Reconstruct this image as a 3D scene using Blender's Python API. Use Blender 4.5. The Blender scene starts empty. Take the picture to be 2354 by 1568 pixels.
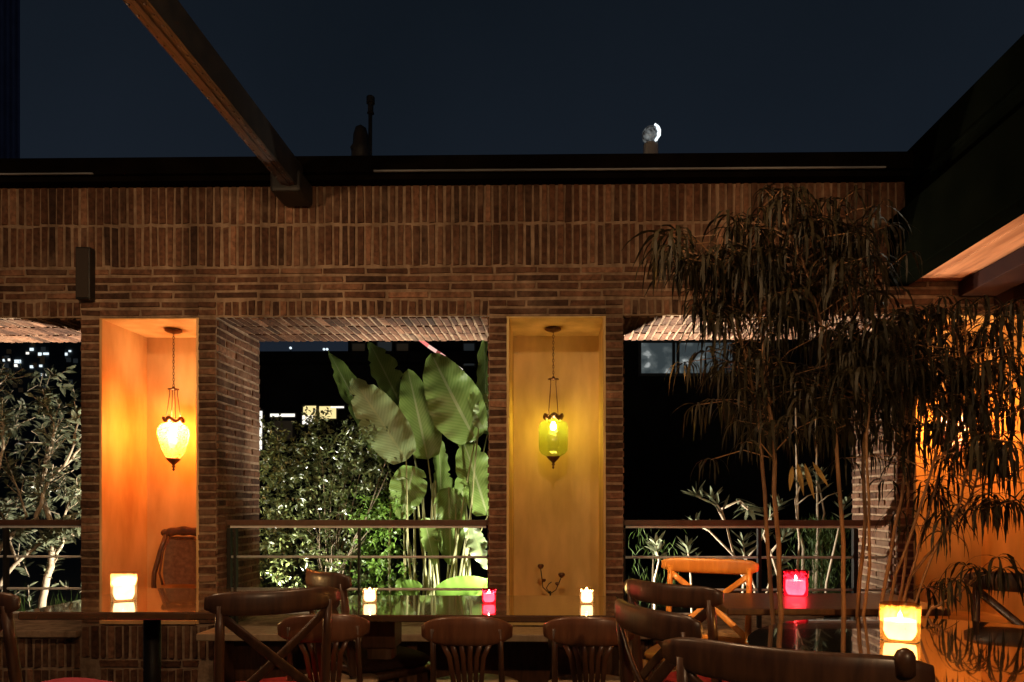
import bpy, math, random
from mathutils import Vector, Matrix
random.seed(7)
PI = math.pi
S = bpy.context.scene
COL = S.collection
V = Vector

# ------------------------------------------------------------------ camera, sky, exposure
CAM = V((0, 0, 1.2)); YAW = math.radians(0.9)
F_PX, PX0, PY0, W_PX, H_PX = 1626.0, 1253.0, 1160.0, 2354.0, 1568.0
cd = bpy.data.cameras.new('camera'); cam = bpy.data.objects.new('camera', cd); COL.objects.link(cam)
cam.location = CAM; cam.rotation_euler = (PI/2, 0, YAW)
cd.sensor_width = 36; cd.lens = F_PX / W_PX * 36
cd.shift_x = -(PX0 - W_PX/2) / W_PX; cd.shift_y = (PY0 - H_PX/2) / W_PX
cd.clip_end = 2000; cd.clip_start = 0.05
S.camera = cam

w = bpy.data.worlds.new('World'); S.world = w; w.use_nodes = True
nt = w.node_tree; bg = nt.nodes['Background']
tc = nt.nodes.new('ShaderNodeTexCoord'); sp = nt.nodes.new('ShaderNodeSeparateXYZ')
rp = nt.nodes.new('ShaderNodeValToRGB'); nz = nt.nodes.new('ShaderNodeTexNoise')
nz.inputs['Scale'].default_value = 2.2; nz.inputs['Detail'].default_value = 6
md = nt.nodes.new('ShaderNodeMath'); md.operation = 'MULTIPLY_ADD'; md.inputs[1].default_value = 0.42
nt.links.new(tc.outputs['Generated'], sp.inputs[0]); nt.links.new(tc.outputs['Generated'], nz.inputs['Vector'])
nt.links.new(nz.outputs['Fac'], md.inputs[0]); nt.links.new(sp.outputs['Z'], md.inputs[2])
nt.links.new(md.outputs[0], rp.inputs[0]); nt.links.new(rp.outputs[0], bg.inputs[0])
e = rp.color_ramp.elements
e[0].position = 0.15; e[0].color = (0.016, 0.021, 0.032, 1)
e[1].position = 0.92; e[1].color = (0.0042, 0.0068, 0.0105, 1)
m_ = e.new(0.52); m_.color = (0.0090, 0.0132, 0.0205, 1)
bg.inputs[1].default_value = 1.0
S.view_settings.view_transform = 'Standard'; S.view_settings.look = 'None'
S.view_settings.exposure = 0; S.view_settings.gamma = 1
try:
    S.cycles.sample_clamp_indirect = 4.0; S.cycles.transparent_max_bounces = 16
    S.cycles.max_bounces = 8; S.cycles.caustics_reflective = False; S.cycles.caustics_refractive = False
except Exception:
    pass

def P(px, py, Y):
    """point of the plane y=Y seen at photo position px,py (2354 wide)"""
    d = V(((px-PX0)/F_PX, 1.0, -(py-PY0)/F_PX)); d.rotate(Matrix.Rotation(YAW, 3, 'Z'))
    return CAM + d * (Y / d.y)
def PXX(px, Y): return P(px, PY0, Y).x

# ------------------------------------------------------------------ materials
def newmat(name):
    m = bpy.data.materials.new(name); m.use_nodes = True
    return m, m.node_tree, m.node_tree.nodes['Principled BSDF']
def N(t, k, **kw):
    n = t.nodes.new(k)
    for a, b in kw.items(): setattr(n, a, b)
    return n
def mat(name, c1, c2=None, scale=8, rough=0.6, metal=0, bump=0, stretch=(1,1,1), spec=0.5, coat=0, coat_rough=0.1, detail=4, bscale=None, translucent=0, rvar=0, cior=1.5):
    m, t, b = newmat(name)
    b.inputs['Roughness'].default_value = rough; b.inputs['Metallic'].default_value = metal
    b.inputs['Specular IOR Level'].default_value = spec
    b.inputs['Coat Weight'].default_value = coat; b.inputs['Coat IOR'].default_value = cior; b.inputs['Coat Roughness'].default_value = coat_rough
    c2 = c2 or c1
    co = N(t, 'ShaderNodeTexCoord'); mp = N(t, 'ShaderNodeMapping'); mp.inputs['Scale'].default_value = stretch
    nz = N(t, 'ShaderNodeTexNoise'); nz.inputs['Scale'].default_value = scale; nz.inputs['Detail'].default_value = detail
    r = N(t, 'ShaderNodeValToRGB'); r.color_ramp.elements[0].position = .3; r.color_ramp.elements[1].position = .7
    r.color_ramp.elements[0].color = (*c1, 1); r.color_ramp.elements[1].color = (*c2, 1)
    t.links.new(co.outputs['Object'], mp.inputs[0]); t.links.new(mp.outputs[0], nz.inputs['Vector'])
    t.links.new(nz.outputs['Fac'], r.inputs[0]); t.links.new(r.outputs[0], b.inputs['Base Color'])
    if rvar:
        ma = N(t, 'ShaderNodeMath', operation='MULTIPLY_ADD'); ma.inputs[1].default_value = rvar; ma.inputs[2].default_value = rough - rvar*.5
        t.links.new(nz.outputs['Fac'], ma.inputs[0]); t.links.new(ma.outputs[0], b.inputs['Roughness'])
    if bump:
        bp = N(t, 'ShaderNodeBump'); bp.inputs['Strength'].default_value = bump; bp.inputs['Distance'].default_value = .01
        n2 = nz
        if bscale:
            n2 = N(t, 'ShaderNodeTexNoise'); n2.inputs['Scale'].default_value = bscale; n2.inputs['Detail'].default_value = 5
            t.links.new(mp.outputs[0], n2.inputs['Vector'])
        t.links.new(n2.outputs['Fac'], bp.inputs['Height']); t.links.new(bp.outputs[0], b.inputs['Normal'])
    if translucent:
        tr = N(t, 'ShaderNodeBsdfTranslucent'); mx = N(t, 'ShaderNodeMixShader'); mx.inputs[0].default_value = translucent
        t.links.new(r.outputs[0], tr.inputs[0]); t.links.new(b.outputs[0], mx.inputs[1]); t.links.new(tr.outputs[0], mx.inputs[2])
        t.links.new(mx.outputs[0], t.nodes['Material Output'].inputs[0])
    return m
def emit(name, col, strength):
    m, t, b = newmat(name)
    b.inputs['Base Color'].default_value = (.02, .02, .02, 1)
    b.inputs['Emission Color'].default_value = (*col, 1); b.inputs['Emission Strength'].default_value = strength
    return m
def tinted_glass(name, col, haze, hazecol, rough=.08, bumpscale=60, fres=False):
    """coloured pressed glass: see-through tint, some scattering, a gloss on top"""
    m, t, b = newmat(name); t.nodes.remove(b)
    tp = N(t, 'ShaderNodeBsdfTransparent'); tp.inputs[0].default_value = (*col, 1)
    tl = N(t, 'ShaderNodeBsdfTranslucent'); tl.inputs[0].default_value = (*hazecol, 1)
    gl = N(t, 'ShaderNodeBsdfGlossy'); gl.inputs['Roughness'].default_value = rough
    co = N(t, 'ShaderNodeTexCoord'); vo = N(t, 'ShaderNodeTexVoronoi'); vo.inputs['Scale'].default_value = bumpscale
    bp = N(t, 'ShaderNodeBump'); bp.inputs['Strength'].default_value = .4; bp.inputs['Distance'].default_value = .004
    t.links.new(co.outputs['Object'], vo.inputs['Vector']); t.links.new(vo.outputs['Distance'], bp.inputs['Height'])
    t.links.new(bp.outputs[0], gl.inputs['Normal'])
    hz = N(t, 'ShaderNodeMath', operation='MULTIPLY_ADD'); hz.inputs[1].default_value = haze*.9; hz.inputs[2].default_value = haze*.6
    t.links.new(vo.outputs['Distance'], hz.inputs[0])
    m1 = N(t, 'ShaderNodeMixShader'); t.links.new(hz.outputs[0], m1.inputs[0])
    t.links.new(tp.outputs[0], m1.inputs[1]); t.links.new(tl.outputs[0], m1.inputs[2])
    m2 = N(t, 'ShaderNodeMixShader'); m2.inputs[0].default_value = .07
    if fres: fr = N(t, 'ShaderNodeFresnel'); fr.inputs[0].default_value = 1.12; t.links.new(fr.outputs[0], m2.inputs[0])
    t.links.new(m1.outputs[0], m2.inputs[1]); t.links.new(gl.outputs[0], m2.inputs[2])
    t.links.new(m2.outputs[0], t.nodes['Material Output'].inputs[0])
    return m
def add_stains(m, strength=.75):
    """damp streaks and patches that belong to the wall"""
    t = m.node_tree; b = t.nodes['Principled BSDF']; src = b.inputs['Base Color'].links[0].from_socket
    co = N(t, 'ShaderNodeTexCoord'); mp = N(t, 'ShaderNodeMapping'); mp.inputs['Scale'].default_value = (3.2, 3.2, .55)
    nz = N(t, 'ShaderNodeTexNoise'); nz.inputs['Scale'].default_value = 1.3; nz.inputs['Detail'].default_value = 8; nz.inputs['Roughness'].default_value = .62
    r = N(t, 'ShaderNodeValToRGB'); r.color_ramp.elements[0].position = .36; r.color_ramp.elements[1].position = .60
    r.color_ramp.elements[0].color = (.38, .36, .34, 1); r.color_ramp.elements[1].color = (1.12, 1.1, 1.06, 1)
    mx = N(t, 'ShaderNodeMix', data_type='RGBA', blend_type='MULTIPLY'); mx.inputs[0].default_value = strength
    t.links.new(co.outputs['Object'], mp.inputs[0]); t.links.new(mp.outputs[0], nz.inputs['Vector']); t.links.new(nz.outputs['Fac'], r.inputs[0])
    t.links.new(src, mx.inputs[6]); t.links.new(r.outputs[0], mx.inputs[7]); t.links.new(mx.outputs[2], b.inputs['Base Color'])
    return m
def brick_mat():
    m, t, b = newmat('brick'); b.inputs['Roughness'].default_value = .85; b.inputs['Specular IOR Level'].default_value = .25
    at = N(t, 'ShaderNodeAttribute'); at.attribute_name = 'tint'
    r = N(t, 'ShaderNodeValToRGB'); els = r.color_ramp.elements
    els[0].position = 0; els[0].color = (.072, .035, .022, 1); els[1].position = 1; els[1].color = (.36, .18, .105, 1)
    for p, c in ((.3, (.125, .055, .031, 1)), (.6, (.175, .080, .045, 1)), (.85, (.25, .122, .070, 1))):
        x = els.new(p); x.color = c
    t.links.new(at.outputs['Fac'], r.inputs[0])
    co = N(t, 'ShaderNodeTexCoord')
    n1 = N(t, 'ShaderNodeTexNoise'); n1.inputs['Scale'].default_value = 34; n1.inputs['Detail'].default_value = 5
    n2 = N(t, 'ShaderNodeTexNoise'); n2.inputs['Scale'].default_value = 2.3; n2.inputs['Detail'].default_value = 6; n2.inputs['Roughness'].default_value = .7
    t.links.new(co.outputs['Object'], n1.inputs['Vector']); t.links.new(co.outputs['Object'], n2.inputs['Vector'])
    r1 = N(t, 'ShaderNodeValToRGB'); r1.color_ramp.elements[0].position = .36; r1.color_ramp.elements[1].position = .62
    r1.color_ramp.elements[0].color = (.45, .42, .4, 1); r1.color_ramp.elements[1].color = (1.15, 1.12, 1.1, 1)
    t.links.new(n1.outputs['Fac'], r1.inputs[0])
    mx = N(t, 'ShaderNodeMix', data_type='RGBA', blend_type='MULTIPLY'); mx.inputs[0].default_value = .75
    t.links.new(r.outputs[0], mx.inputs[6]); t.links.new(r1.outputs[0], mx.inputs[7])
    # mortar smears
    r2 = N(t, 'ShaderNodeValToRGB'); r2.color_ramp.elements[0].position = .50; r2.color_ramp.elements[1].position = .72
    r2.color_ramp.elements[0].color = (0, 0, 0, 1); r2.color_ramp.elements[1].color = (.8, .8, .8, 1)
    t.links.new(n2.outputs['Fac'], r2.inputs[0])
    m2 = N(t, 'ShaderNodeMix', data_type='RGBA'); t.links.new(r2.outputs[0], m2.inputs[0])
    t.links.new(mx.outputs[2], m2.inputs[6]); m2.inputs[7].default_value = (.27, .165, .105, 1)
    t.links.new(m2.outputs[2], b.inputs['Base Color'])
    bp = N(t, 'ShaderNodeBump'); bp.inputs['Strength'].default_value = .6; bp.inputs['Distance'].default_value = .008
    t.links.new(n1.outputs['Fac'], bp.inputs['Height']); t.links.new(bp.outputs[0], b.inputs['Normal'])
    return m

M = {}
M['brick'] = add_stains(brick_mat())
M['mortar'] = add_stains(mat('mortar', (.24, .155, .10), (.42, .29, .195), scale=18, rough=.95, bump=.5, bscale=60, spec=.1))
M['orange_plaster'] = mat('orange_plaster', (.60, .30, .095), (.90, .56, .25), scale=3.4, rough=.5, bump=.22, bscale=11, stretch=(1.6, 1.6, .5), spec=.4, detail=7)
M['plaster'] = mat('ochre_plaster', (.50, .32, .10), (.82, .57, .22), scale=3.4, rough=.55, bump=.22, bscale=11, stretch=(1.6, 1.6, .5), spec=.35, detail=7)
M['dark_wood'] = mat('dark_varnished_wood', (.044, .0175, .0075), (.11, .045, .019), scale=5, rough=.40, stretch=(9, 9, 1.5), coat=.22, coat_rough=.2, bump=.08, detail=7)
M['honey_wood'] = mat('honey_wood', (.46, .17, .026), (.62, .27, .05), scale=5, rough=.38, stretch=(9, 9, 1.5), coat=.3, coat_rough=.2, bump=.04)
M['red_wood'] = mat('reddish_bentwood', (.12, .042, .017), (.20, .075, .030), scale=5, rough=.36, stretch=(9, 9, 1.5), coat=.3, coat_rough=.18, bump=.04)
M['pale_wood'] = mat('worn_pale_wood', (.32, .22, .13), (.45, .32, .2), scale=5, rough=.5, stretch=(6, 6, 1.5))
M['table_top'] = mat('varnished_table_top', (.075, .035, .015), (.15, .072, .032), scale=3, rough=.14, stretch=(1.2, 14, 5), coat=1, coat_rough=.035, bump=.012, rvar=.12, detail=6, spec=.9, cior=1.95)
M['table_dark'] = mat('black_glass_table_top', (.012, .012, .010), (.022, .02, .016), scale=5, rough=.09, coat=1, coat_rough=.02, spec=.9, bump=.006, rvar=.05, cior=2.1)
M['pedestal'] = mat('pedestal_wood', (.09, .042, .018), (.16, .075, .032), scale=4, rough=.5, stretch=(8, 8, 1), bump=.05)
M['red_cloth'] = mat('red_cushion_cloth', (.30, .022, .022), (.42, .035, .035), scale=60, rough=.85, bump=.25, spec=.15)
M['pink_cloth'] = mat('rose_cushion_cloth', (.50, .07, .10), (.62, .10, .14), scale=60, rough=.85, bump=.25, spec=.15)
M['brown_cloth'] = mat('brown_cushion_cloth', (.030, .014, .009), (.05, .022, .014), scale=60, rough=.9, bump=.2, spec=.1)
M['cane'] = mat('woven_cane', (.20, .09, .045), (.34, .17, .09), scale=40, rough=.45, bump=.3)
M['black_steel'] = mat('black_steel', (.011, .010, .008), (.022, .018, .014), scale=14, rough=.5, spec=.4, bump=.05)
M['black_paint'] = mat('black_roof_paint', (.004, .003, .002), (.008, .006, .004), scale=5, rough=.8, spec=0)
M['green_black'] = mat('green_black_paint', (.0012, .0014, .0008), (.0022, .0023, .0012), scale=4, rough=.9, spec=0)
M['rust_steel'] = mat('rusty_beam', (.006, .004, .003), (.085, .034, .017), scale=46, rough=.5, spec=.6, bump=.8, stretch=(1, .22, 1), detail=9, rvar=.6)
M['rail_steel'] = mat('brown_rail_paint', (.085, .038, .020), (.13, .06, .033), scale=20, rough=.45, bump=.06)
M['bar_steel'] = mat('white_painted_bar', (.66, .65, .62), (.78, .77, .74), scale=20, rough=.35, spec=.6)
M['flashing'] = mat('zinc_flashing', (.03, .03, .03), (.50, .50, .50), scale=1.6, rough=.4, metal=.1, stretch=(.4, 1, 1))
M['bronze'] = mat('old_bronze', (.10, .05, .025), (.20, .10, .05), scale=30, rough=.45, metal=.7)
M['ceiling_wood'] = mat('lit_pine_boards', (.22, .065, .022), (.56, .22, .09), scale=2.2, rough=.55, stretch=(9, .9, 1), detail=8, bump=.08)
M['dark_maroon'] = mat('dark_maroon_paint', (.014, .004, .003), (.024, .007, .004), scale=6, rough=.8, spec=.1)
M['floor'] = mat('terrace_stone', (.05, .035, .025), (.10, .07, .05), scale=6, rough=.6, bump=.2)
M['soil'] = mat('garden_soil', (.025, .02, .012), (.05, .04, .022), scale=6, rough=.95, bump=.6)
M['hill'] = mat('dark_hillside', (.012, .012, .010), (.03, .028, .02), scale=.05, rough=1)
M['leaf_small'] = mat('small_bush_leaf', (.018, .028, .009), (.13, .155, .05), scale=11, rough=.30, spec=.7, translucent=.2)
M['leaf_pale'] = mat('pale_glossy_leaf', (.03, .038, .017), (.32, .35, .22), scale=9, rough=.30, spec=.7, translucent=.15)
M['leaf_lime'] = mat('lime_leaf', (.085, .175, .022), (.16, .28, .045), scale=6, rough=.4, translucent=.35)
M['leaf_conifer'] = mat('feathery_green', (.04, .075, .012), (.07, .12, .022), scale=9, rough=.6, translucent=.2)
M['bark_dark'] = mat('brown_twig', (.10, .075, .045), (.18, .135, .08), scale=14, rough=.8)
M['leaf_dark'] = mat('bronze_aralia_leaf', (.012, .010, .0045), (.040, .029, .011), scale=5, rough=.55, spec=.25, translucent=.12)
M['leaf_dry'] = mat('dry_leaf', (.30, .17, .04), (.42, .27, .08), scale=9, rough=.6, translucent=.3)
M['bark_pale'] = mat('pale_bark', (.38, .29, .19), (.58, .48, .35), scale=14, rough=.8, bump=.3, stretch=(1, 1, .3))
M['stem_green'] = mat('fleshy_stem', (.20, .22, .08), (.36, .34, .16), scale=8, rough=.5, stretch=(1, 1, .2))
M['stem_tan'] = mat('tan_cane_stem', (.20, .095, .038), (.32, .16, .07), scale=20, rough=.6, stretch=(1, 1, .5), bump=.2)
M['terracotta'] = mat('terracotta', (.22, .09, .045), (.30, .13, .07), scale=8, rough=.85, bump=.1)
M['concrete'] = mat('dark_render', (.006, .0055, .005), (.011, .010, .009), scale=2, rough=1, spec=.05, bump=.1)
M['tower'] = mat('tower_render', (.18, .18, .30), (.28, .28, .42), scale=.3, rough=.9)
M['wax'] = None

def big_leaf_mat(pale=False):
    m, t, b = newmat('waxy_leaf_underside' if pale else 'broad_leaf'); b.inputs['Roughness'].default_value = .36; b.inputs['Specular IOR Level'].default_value = .45
    at = N(t, 'ShaderNodeAttribute'); at.attribute_name = 'leafuv'
    sx = N(t, 'ShaderNodeSeparateXYZ'); t.links.new(at.outputs['Vector'], sx.inputs[0])
    ab = N(t, 'ShaderNodeMath', operation='ABSOLUTE'); t.links.new(sx.outputs[0], ab.inputs[0])
    # side veins: stripes along v - 0.6|u|
    ma = N(t, 'ShaderNodeMath', operation='MULTIPLY_ADD'); ma.inputs[1].default_value = -.22
    t.links.new(ab.outputs[0], ma.inputs[0]); t.links.new(sx.outputs[1], ma.inputs[2])
    ms = N(t, 'ShaderNodeMath', operation='MULTIPLY'); ms.inputs[1].default_value = 150
    t.links.new(ma.outputs[0], ms.inputs[0])
    sn = N(t, 'ShaderNodeMath', operation='SINE'); t.links.new(ms.outputs[0], sn.inputs[0])
    r = N(t, 'ShaderNodeValToRGB'); r.color_ramp.elements[0].color = (.145, .235, .050, 1); r.color_ramp.elements[1].color = (.185, .275, .072, 1)
    if pale: r.color_ramp.elements[0].color = (.22, .295, .125, 1); r.color_ramp.elements[1].color = (.27, .345, .16, 1)  # pale waxy tone also paints the sheen of an overexposed leaf
    mr = N(t, 'ShaderNodeMapRange'); mr.inputs[1].default_value = -1; t.links.new(sn.outputs[0], mr.inputs[0]); t.links.new(mr.outputs[0], r.inputs[0])
    rib = N(t, 'ShaderNodeMath', operation='LESS_THAN'); rib.inputs[1].default_value = .055; t.links.new(ab.outputs[0], rib.inputs[0])
    mx = N(t, 'ShaderNodeMix', data_type='RGBA'); t.links.new(rib.outputs[0], mx.inputs[0]); t.links.new(r.outputs[0], mx.inputs[6])
    mx.inputs[7].default_value = (.30, .36, .16, 1)
    nz = N(t, 'ShaderNodeTexNoise'); nz.inputs['Scale'].default_value = 5
    co = N(t, 'ShaderNodeTexCoord'); t.links.new(co.outputs['Object'], nz.inputs['Vector'])
    m3 = N(t, 'ShaderNodeMix', data_type='RGBA', blend_type='MULTIPLY'); m3.inputs[0].default_value = .4
    t.links.new(mx.outputs[2], m3.inputs[6]); r3 = N(t, 'ShaderNodeValToRGB'); t.links.new(nz.outputs['Fac'], r3.inputs[0])
    r3.color_ramp.elements[0].position = .3; r3.color_ramp.elements[0].color = (.55, .55, .5, 1); r3.color_ramp.elements[1].position = .7; r3.color_ramp.elements[1].color = (1.1, 1.1, 1.1, 1)
    t.links.new(r3.outputs[0], m3.inputs[7]); t.links.new(m3.outputs[2], b.inputs['Base Color'])
    bp = N(t, 'ShaderNodeBump'); bp.inputs['Strength'].default_value = .13; bp.inputs['Distance'].default_value = .003
    t.links.new(sn.outputs[0], bp.inputs['Height']); t.links.new(bp.outputs[0], b.inputs['Normal'])
    tr = N(t, 'ShaderNodeBsdfTranslucent'); t.links.new(m3.outputs[2], tr.inputs[0])
    ms2 = N(t, 'ShaderNodeMixShader'); ms2.inputs[0].default_value = .22
    t.links.new(b.outputs[0], ms2.inputs[1]); t.links.new(tr.outputs[0], ms2.inputs[2]); t.links.new(ms2.outputs[0], t.nodes['Material Output'].inputs[0])
    return m
M['leaf_big'] = big_leaf_mat(); M['leaf_big_pale'] = big_leaf_mat(True)

# ------------------------------------------------------------------ mesh helpers
def origin(o):
    p = V((0, 0, 0))
    while o is not None: p += o.location; o = o.parent
    return p
class MB:
    def __init__(s): s.v = []; s.f = []; s.mi = []; s.t = []; s.uv = {}
    def add(s, vs, fs, mi=0, tint=.5):
        o = len(s.v); s.v += [V(x) for x in vs]
        for f in fs: s.f.append([o+i for i in f]); s.mi.append(mi); s.t.append(tint)
        return o
    def box(s, lo, hi, mi=0, tint=.5):
        (a, b, c), (d, e_, g) = lo, hi
        s.add([(a,b,c),(d,b,c),(d,e_,c),(a,e_,c),(a,b,g),(d,b,g),(d,e_,g),(a,e_,g)],
              [(0,3,2,1),(4,5,6,7),(0,1,5,4),(1,2,6,5),(2,3,7,6),(3,0,4,7)], mi, tint)
    def sweep(s, pts, wd, ht, up=(0,0,1), sc=None, rnd=.3, mi=0):
        """rounded-rectangle bar along pts; wd sideways, ht along up"""
        pts = [V(p) for p in pts]; n = len(pts); up = V(up); k = 12
        prof = []
        for i in range(k):
            a = 2*PI*(i+.5)/k; c, d = math.cos(a), math.sin(a); q = 2/(2-1.5*(1-rnd))
            prof.append((math.copysign(abs(c)**(1-.62*(1-rnd)), c)*.5, math.copysign(abs(d)**(1-.62*(1-rnd)), d)*.5))
        vs = []
        for i, p in enumerate(pts):
            t = (pts[min(i+1, n-1)] - pts[max(i-1, 0)]).normalized()
            sd = t.cross(up)
            sd = sd.normalized() if sd.length > 1e-5 else V((1, 0, 0))
            u2 = sd.cross(t).normalized()
            a, b = (sc[i] if sc else (1, 1))
            for x, y in prof: vs.append(p + sd*(x*wd*a) + u2*(y*ht*b))
        fs = []
        for i in range(n-1):
            for j in range(k):
                fs.append((i*k+j, i*k+(j+1) % k, (i+1)*k+(j+1) % k, (i+1)*k+j))
        fs.append(tuple(range(k-1, -1, -1))); fs.append(tuple((n-1)*k+j for j in range(k)))
        s.add(vs, fs, mi)
    def tube(s, pts, r, k=8, mi=0, cap=True):
        pts = [V(p) for p in pts]; n = len(pts)
        rs = r if isinstance(r, (list, tuple)) else [r]*n
        ref = V((0, 0, 1)); vs = []
        for i, p in enumerate(pts):
            t = (pts[min(i+1, n-1)] - pts[max(i-1, 0)]).normalized()
            if abs(t.z) > .95: ref = V((1, 0, 0))
            else: ref = V((0, 0, 1))
            if i == 0: a = t.cross(ref).normalized()
            else: a = (a - t*a.dot(t)).normalized()
            b = t.cross(a)
            for j in range(k):
                q = 2*PI*j/k; vs.append(p + (a*math.cos(q) + b*math.sin(q))*rs[i])
        fs = [(i*k+j, i*k+(j+1) % k, (i+1)*k+(j+1) % k, (i+1)*k+j) for i in range(n-1) for j in range(k)]
        if cap: fs += [tuple(range(k-1, -1, -1)), tuple((n-1)*k+j for j in range(k))]
        s.add(vs, fs, mi)
    def lathe(s, prof, c=(0,0,0), k=24, mi=0, cap=True, wave=None):
        c = V(c); vs = []; n = len(prof)
        for r, z in prof:
            for j in range(k):
                a = 2*PI*j/k; rr = r*(1 + (wave[1]*math.cos(wave[0]*a) if wave else 0))
                vs.append(c + V((rr*math.cos(a), rr*math.sin(a), z)))
        fs = [(i*k+j, i*k+(j+1) % k, (i+1)*k+(j+1) % k, (i+1)*k+j) for i in range(n-1) for j in range(k)]
        if cap: fs += [tuple(range(k-1, -1, -1)), tuple((n-1)*k+j for j in range(k))]
        s.add(vs, fs, mi)
    def build(s, name, mats, parent=None, smooth=False, bevel=0, local=False, bseg=2):
        me = bpy.data.meshes.new(name)
        off = V((0, 0, 0)) if local or parent is None else origin(parent)
        me.from_pydata([tuple(x - off) for x in s.v], [], s.f)
        for m in (mats if isinstance(mats, (list, tuple)) else [mats]): me.materials.append(m)
        me.polygons.foreach_set('material_index', s.mi)
        if smooth: me.polygons.foreach_set('use_smooth', [True]*len(s.f))
        a = me.attributes.new('tint', 'FLOAT', 'FACE'); a.data.foreach_set('value', s.t)
        if s.uv:
            a = me.attributes.new('leafuv', 'FLOAT_VECTOR', 'POINT')
            flat = []
            for i in range(len(s.v)): flat += list(s.uv.get(i, (1, 0, 0)))
            a.data.foreach_set('vector', flat)
        me.update(); me.validate()
        o = bpy.data.objects.new(name, me); COL.objects.link(o)
        if parent is not None: o.parent = parent
        if bevel:
            b = o.modifiers.new('bevel', 'BEVEL'); b.width = bevel; b.segments = bseg; b.limit_method = 'ANGLE'
        return o
def tag(o, label, cat, group=None):
    o['label'] = label; o['category'] = cat
    if group: o['group'] = group
    return o
def thing(name, label, cat, loc=(0,0,0), rz=0, group=None):
    o = bpy.data.objects.new(name, None); COL.objects.link(o); o.empty_display_size = .1
    o.location = loc; o.rotation_euler = (0, 0, rz)
    return tag(o, label, cat, group)
def struct(o, kind='structure'): o['kind'] = kind; return o
def light(name, kind, loc, power, col, parent=None, aim=None, size=.02, ang=60, blend=.5):
    l = bpy.data.lights.new(name, kind); l.energy = power; l.color = col; l.shadow_soft_size = size
    o = bpy.data.objects.new(name, l); COL.objects.link(o)
    if kind == 'SPOT': l.spot_size = math.radians(ang); l.spot_blend = blend
    if aim is not None: o.rotation_euler = (V(aim) - V(loc)).to_track_quat('-Z', 'Y').to_euler()
    o.location = V(loc) - (origin(parent) if parent else V((0, 0, 0)))
    if parent: o.parent = parent
    return o
def rnd(a, b): return random.uniform(a, b)

# ------------------------------------------------------------------ ground, hill
YW, YB = 4.46, 5.11          # wall front / back
mb = MB(); mb.add([(-14,-8,0),(14,-8,0),(14,5.1,0),(-14,5.1,0)], [(0,1,2,3)]); struct(mb.build('terrace_floor', M['floor']))
mb = MB(); mb.add([(-700,5.1,-.03),(700,5.1,-.03),(700,900,-.03),(-700,900,-.03)], [(0,1,2,3)]); struct(mb.build('ground', M['soil']))
mb = MB(); nx = 60; vs = []
for j in range(3):
    for i in range(nx+1):
        x = -420 + 840*i/nx
        h = 19 + 6*math.sin(x*.021+1) + 3*math.sin(x*.07) + rnd(-1, 1)
        vs.append((x, 115 + j*60, -1 if j == 0 else h*(1.0 if j == 1 else 1.15)))
mb.add(vs, [(j*(nx+1)+i, j*(nx+1)+i+1, (j+1)*(nx+1)+i+1, (j+1)*(nx+1)+i) for j in range(2) for i in range(nx)])
struct(mb.build('hillside', M['hill'], smooth=True))

# ------------------------------------------------------------------ brick wall
BP = .008
def brick(mb, O, U, Vv, Nn, u0, v0, u1, v1):
    j = lambda: rnd(-.0036, .0036)
    c = [(u0+j(), v0+j()), (u1+j(), v0+j()), (u1+j(), v1+j()), (u0+j(), v1+j())]
    t = BP + rnd(-.003, .003); b = .0025; cu, cv = (u0+u1)/2, (v0+v1)/2
    base = [O + U*x + Vv*y - Nn*.004 for x, y in c]
    front = [O + U*(x + (b if x < cu else -b)) + Vv*(y + (b if y < cv else -b)) + Nn*(t+rnd(-.001, .001)) for x, y in c]
    tint = min(1, max(0, random.gauss(.43, .27)))
    wc = O + U*cu + Vv*cv
    if abs(Nn.y) > .5 and wc.z > 2.5 and min(abs(wc.x+1.29), abs(wc.x+.15)) < .05: tint *= .15
    flip = U.cross(Vv).dot(Nn) < 0
    fs = [(4,5,6,7),(0,1,5,4),(1,2,6,5),(2,3,7,6),(3,0,4,7)]
    if flip: fs = [tuple(reversed(f)) for f in fs]
    mb.add(base+front, fs, 1, tint)
def soldier(mb, O, U, Vv, Nn, u0, u1, v0, v1, pitch=.0507, gap=.0145):
    n = max(1, round((u1-u0)/pitch)); p = (u1-u0)/n
    for i in range(n):
        g = gap*rnd(.6, 1.4)
        brick(mb, O, U, Vv, Nn, u0+i*p+g/2, v0+rnd(-.003,.007), u0+(i+1)*p-g/2, v1+rnd(-.010, .002))
def stretcher(mb, O, U, Vv, Nn, u0, u1, v0, v1, pitch=.0495, blen=.272, gap=.014, header=False):
    n = max(1, round((v1-v0)/pitch)); p = (v1-v0)/n
    for r in range(n):
        z0, z1 = v0+r*p+gap/2, v0+(r+1)*p-gap/2
        if u1-u0 < .16: brick(mb, O, U, Vv, Nn, u0+.001, z0, u1-.001, z1); continue
        x = u0 - (blen*.5 if r % 2 else 0) - blen*rnd(0, .08)
        while x < u1-.01:
            a, b = max(x+gap/2, u0), min(x+blen-gap/2, u1)
            if b-a > .02: brick(mb, O, U, Vv, Nn, a, z0, b, z1)
            x += blen
X_, Y_, Z_ = V((1,0,0)), V((0,1,0)), V((0,0,1))
BM = [M['mortar'], M['brick']]
wall = thing('brick_wall', 'long brick terrace wall with soldier courses above garden openings and painted niches', 'wall', (0, YW, 0))
zt, zo = 3.27, 2.39
E = {k: PXX(k, YW) for k in (187, 230, 457, 497, 1124, 1165, 1392, 1432, 2060, 2100, 2370, 2410)}
pillars = [(-4.35, -4.24), (E[187], E[230]), (E[457], E[497]), (E[1124], E[1165]), (E[1392], E[1432]), (E[2060], E[2100]), (E[2370], E[2410])]
openings = [(-4.24, E[187]), (E[497], E[1124]), (E[1432], E[2060])]
niches = [(E[230], E[457]), (E[1165], E[1392]), (E[2100], E[2370])]
XL, XR = -4.6, 4.3
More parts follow.
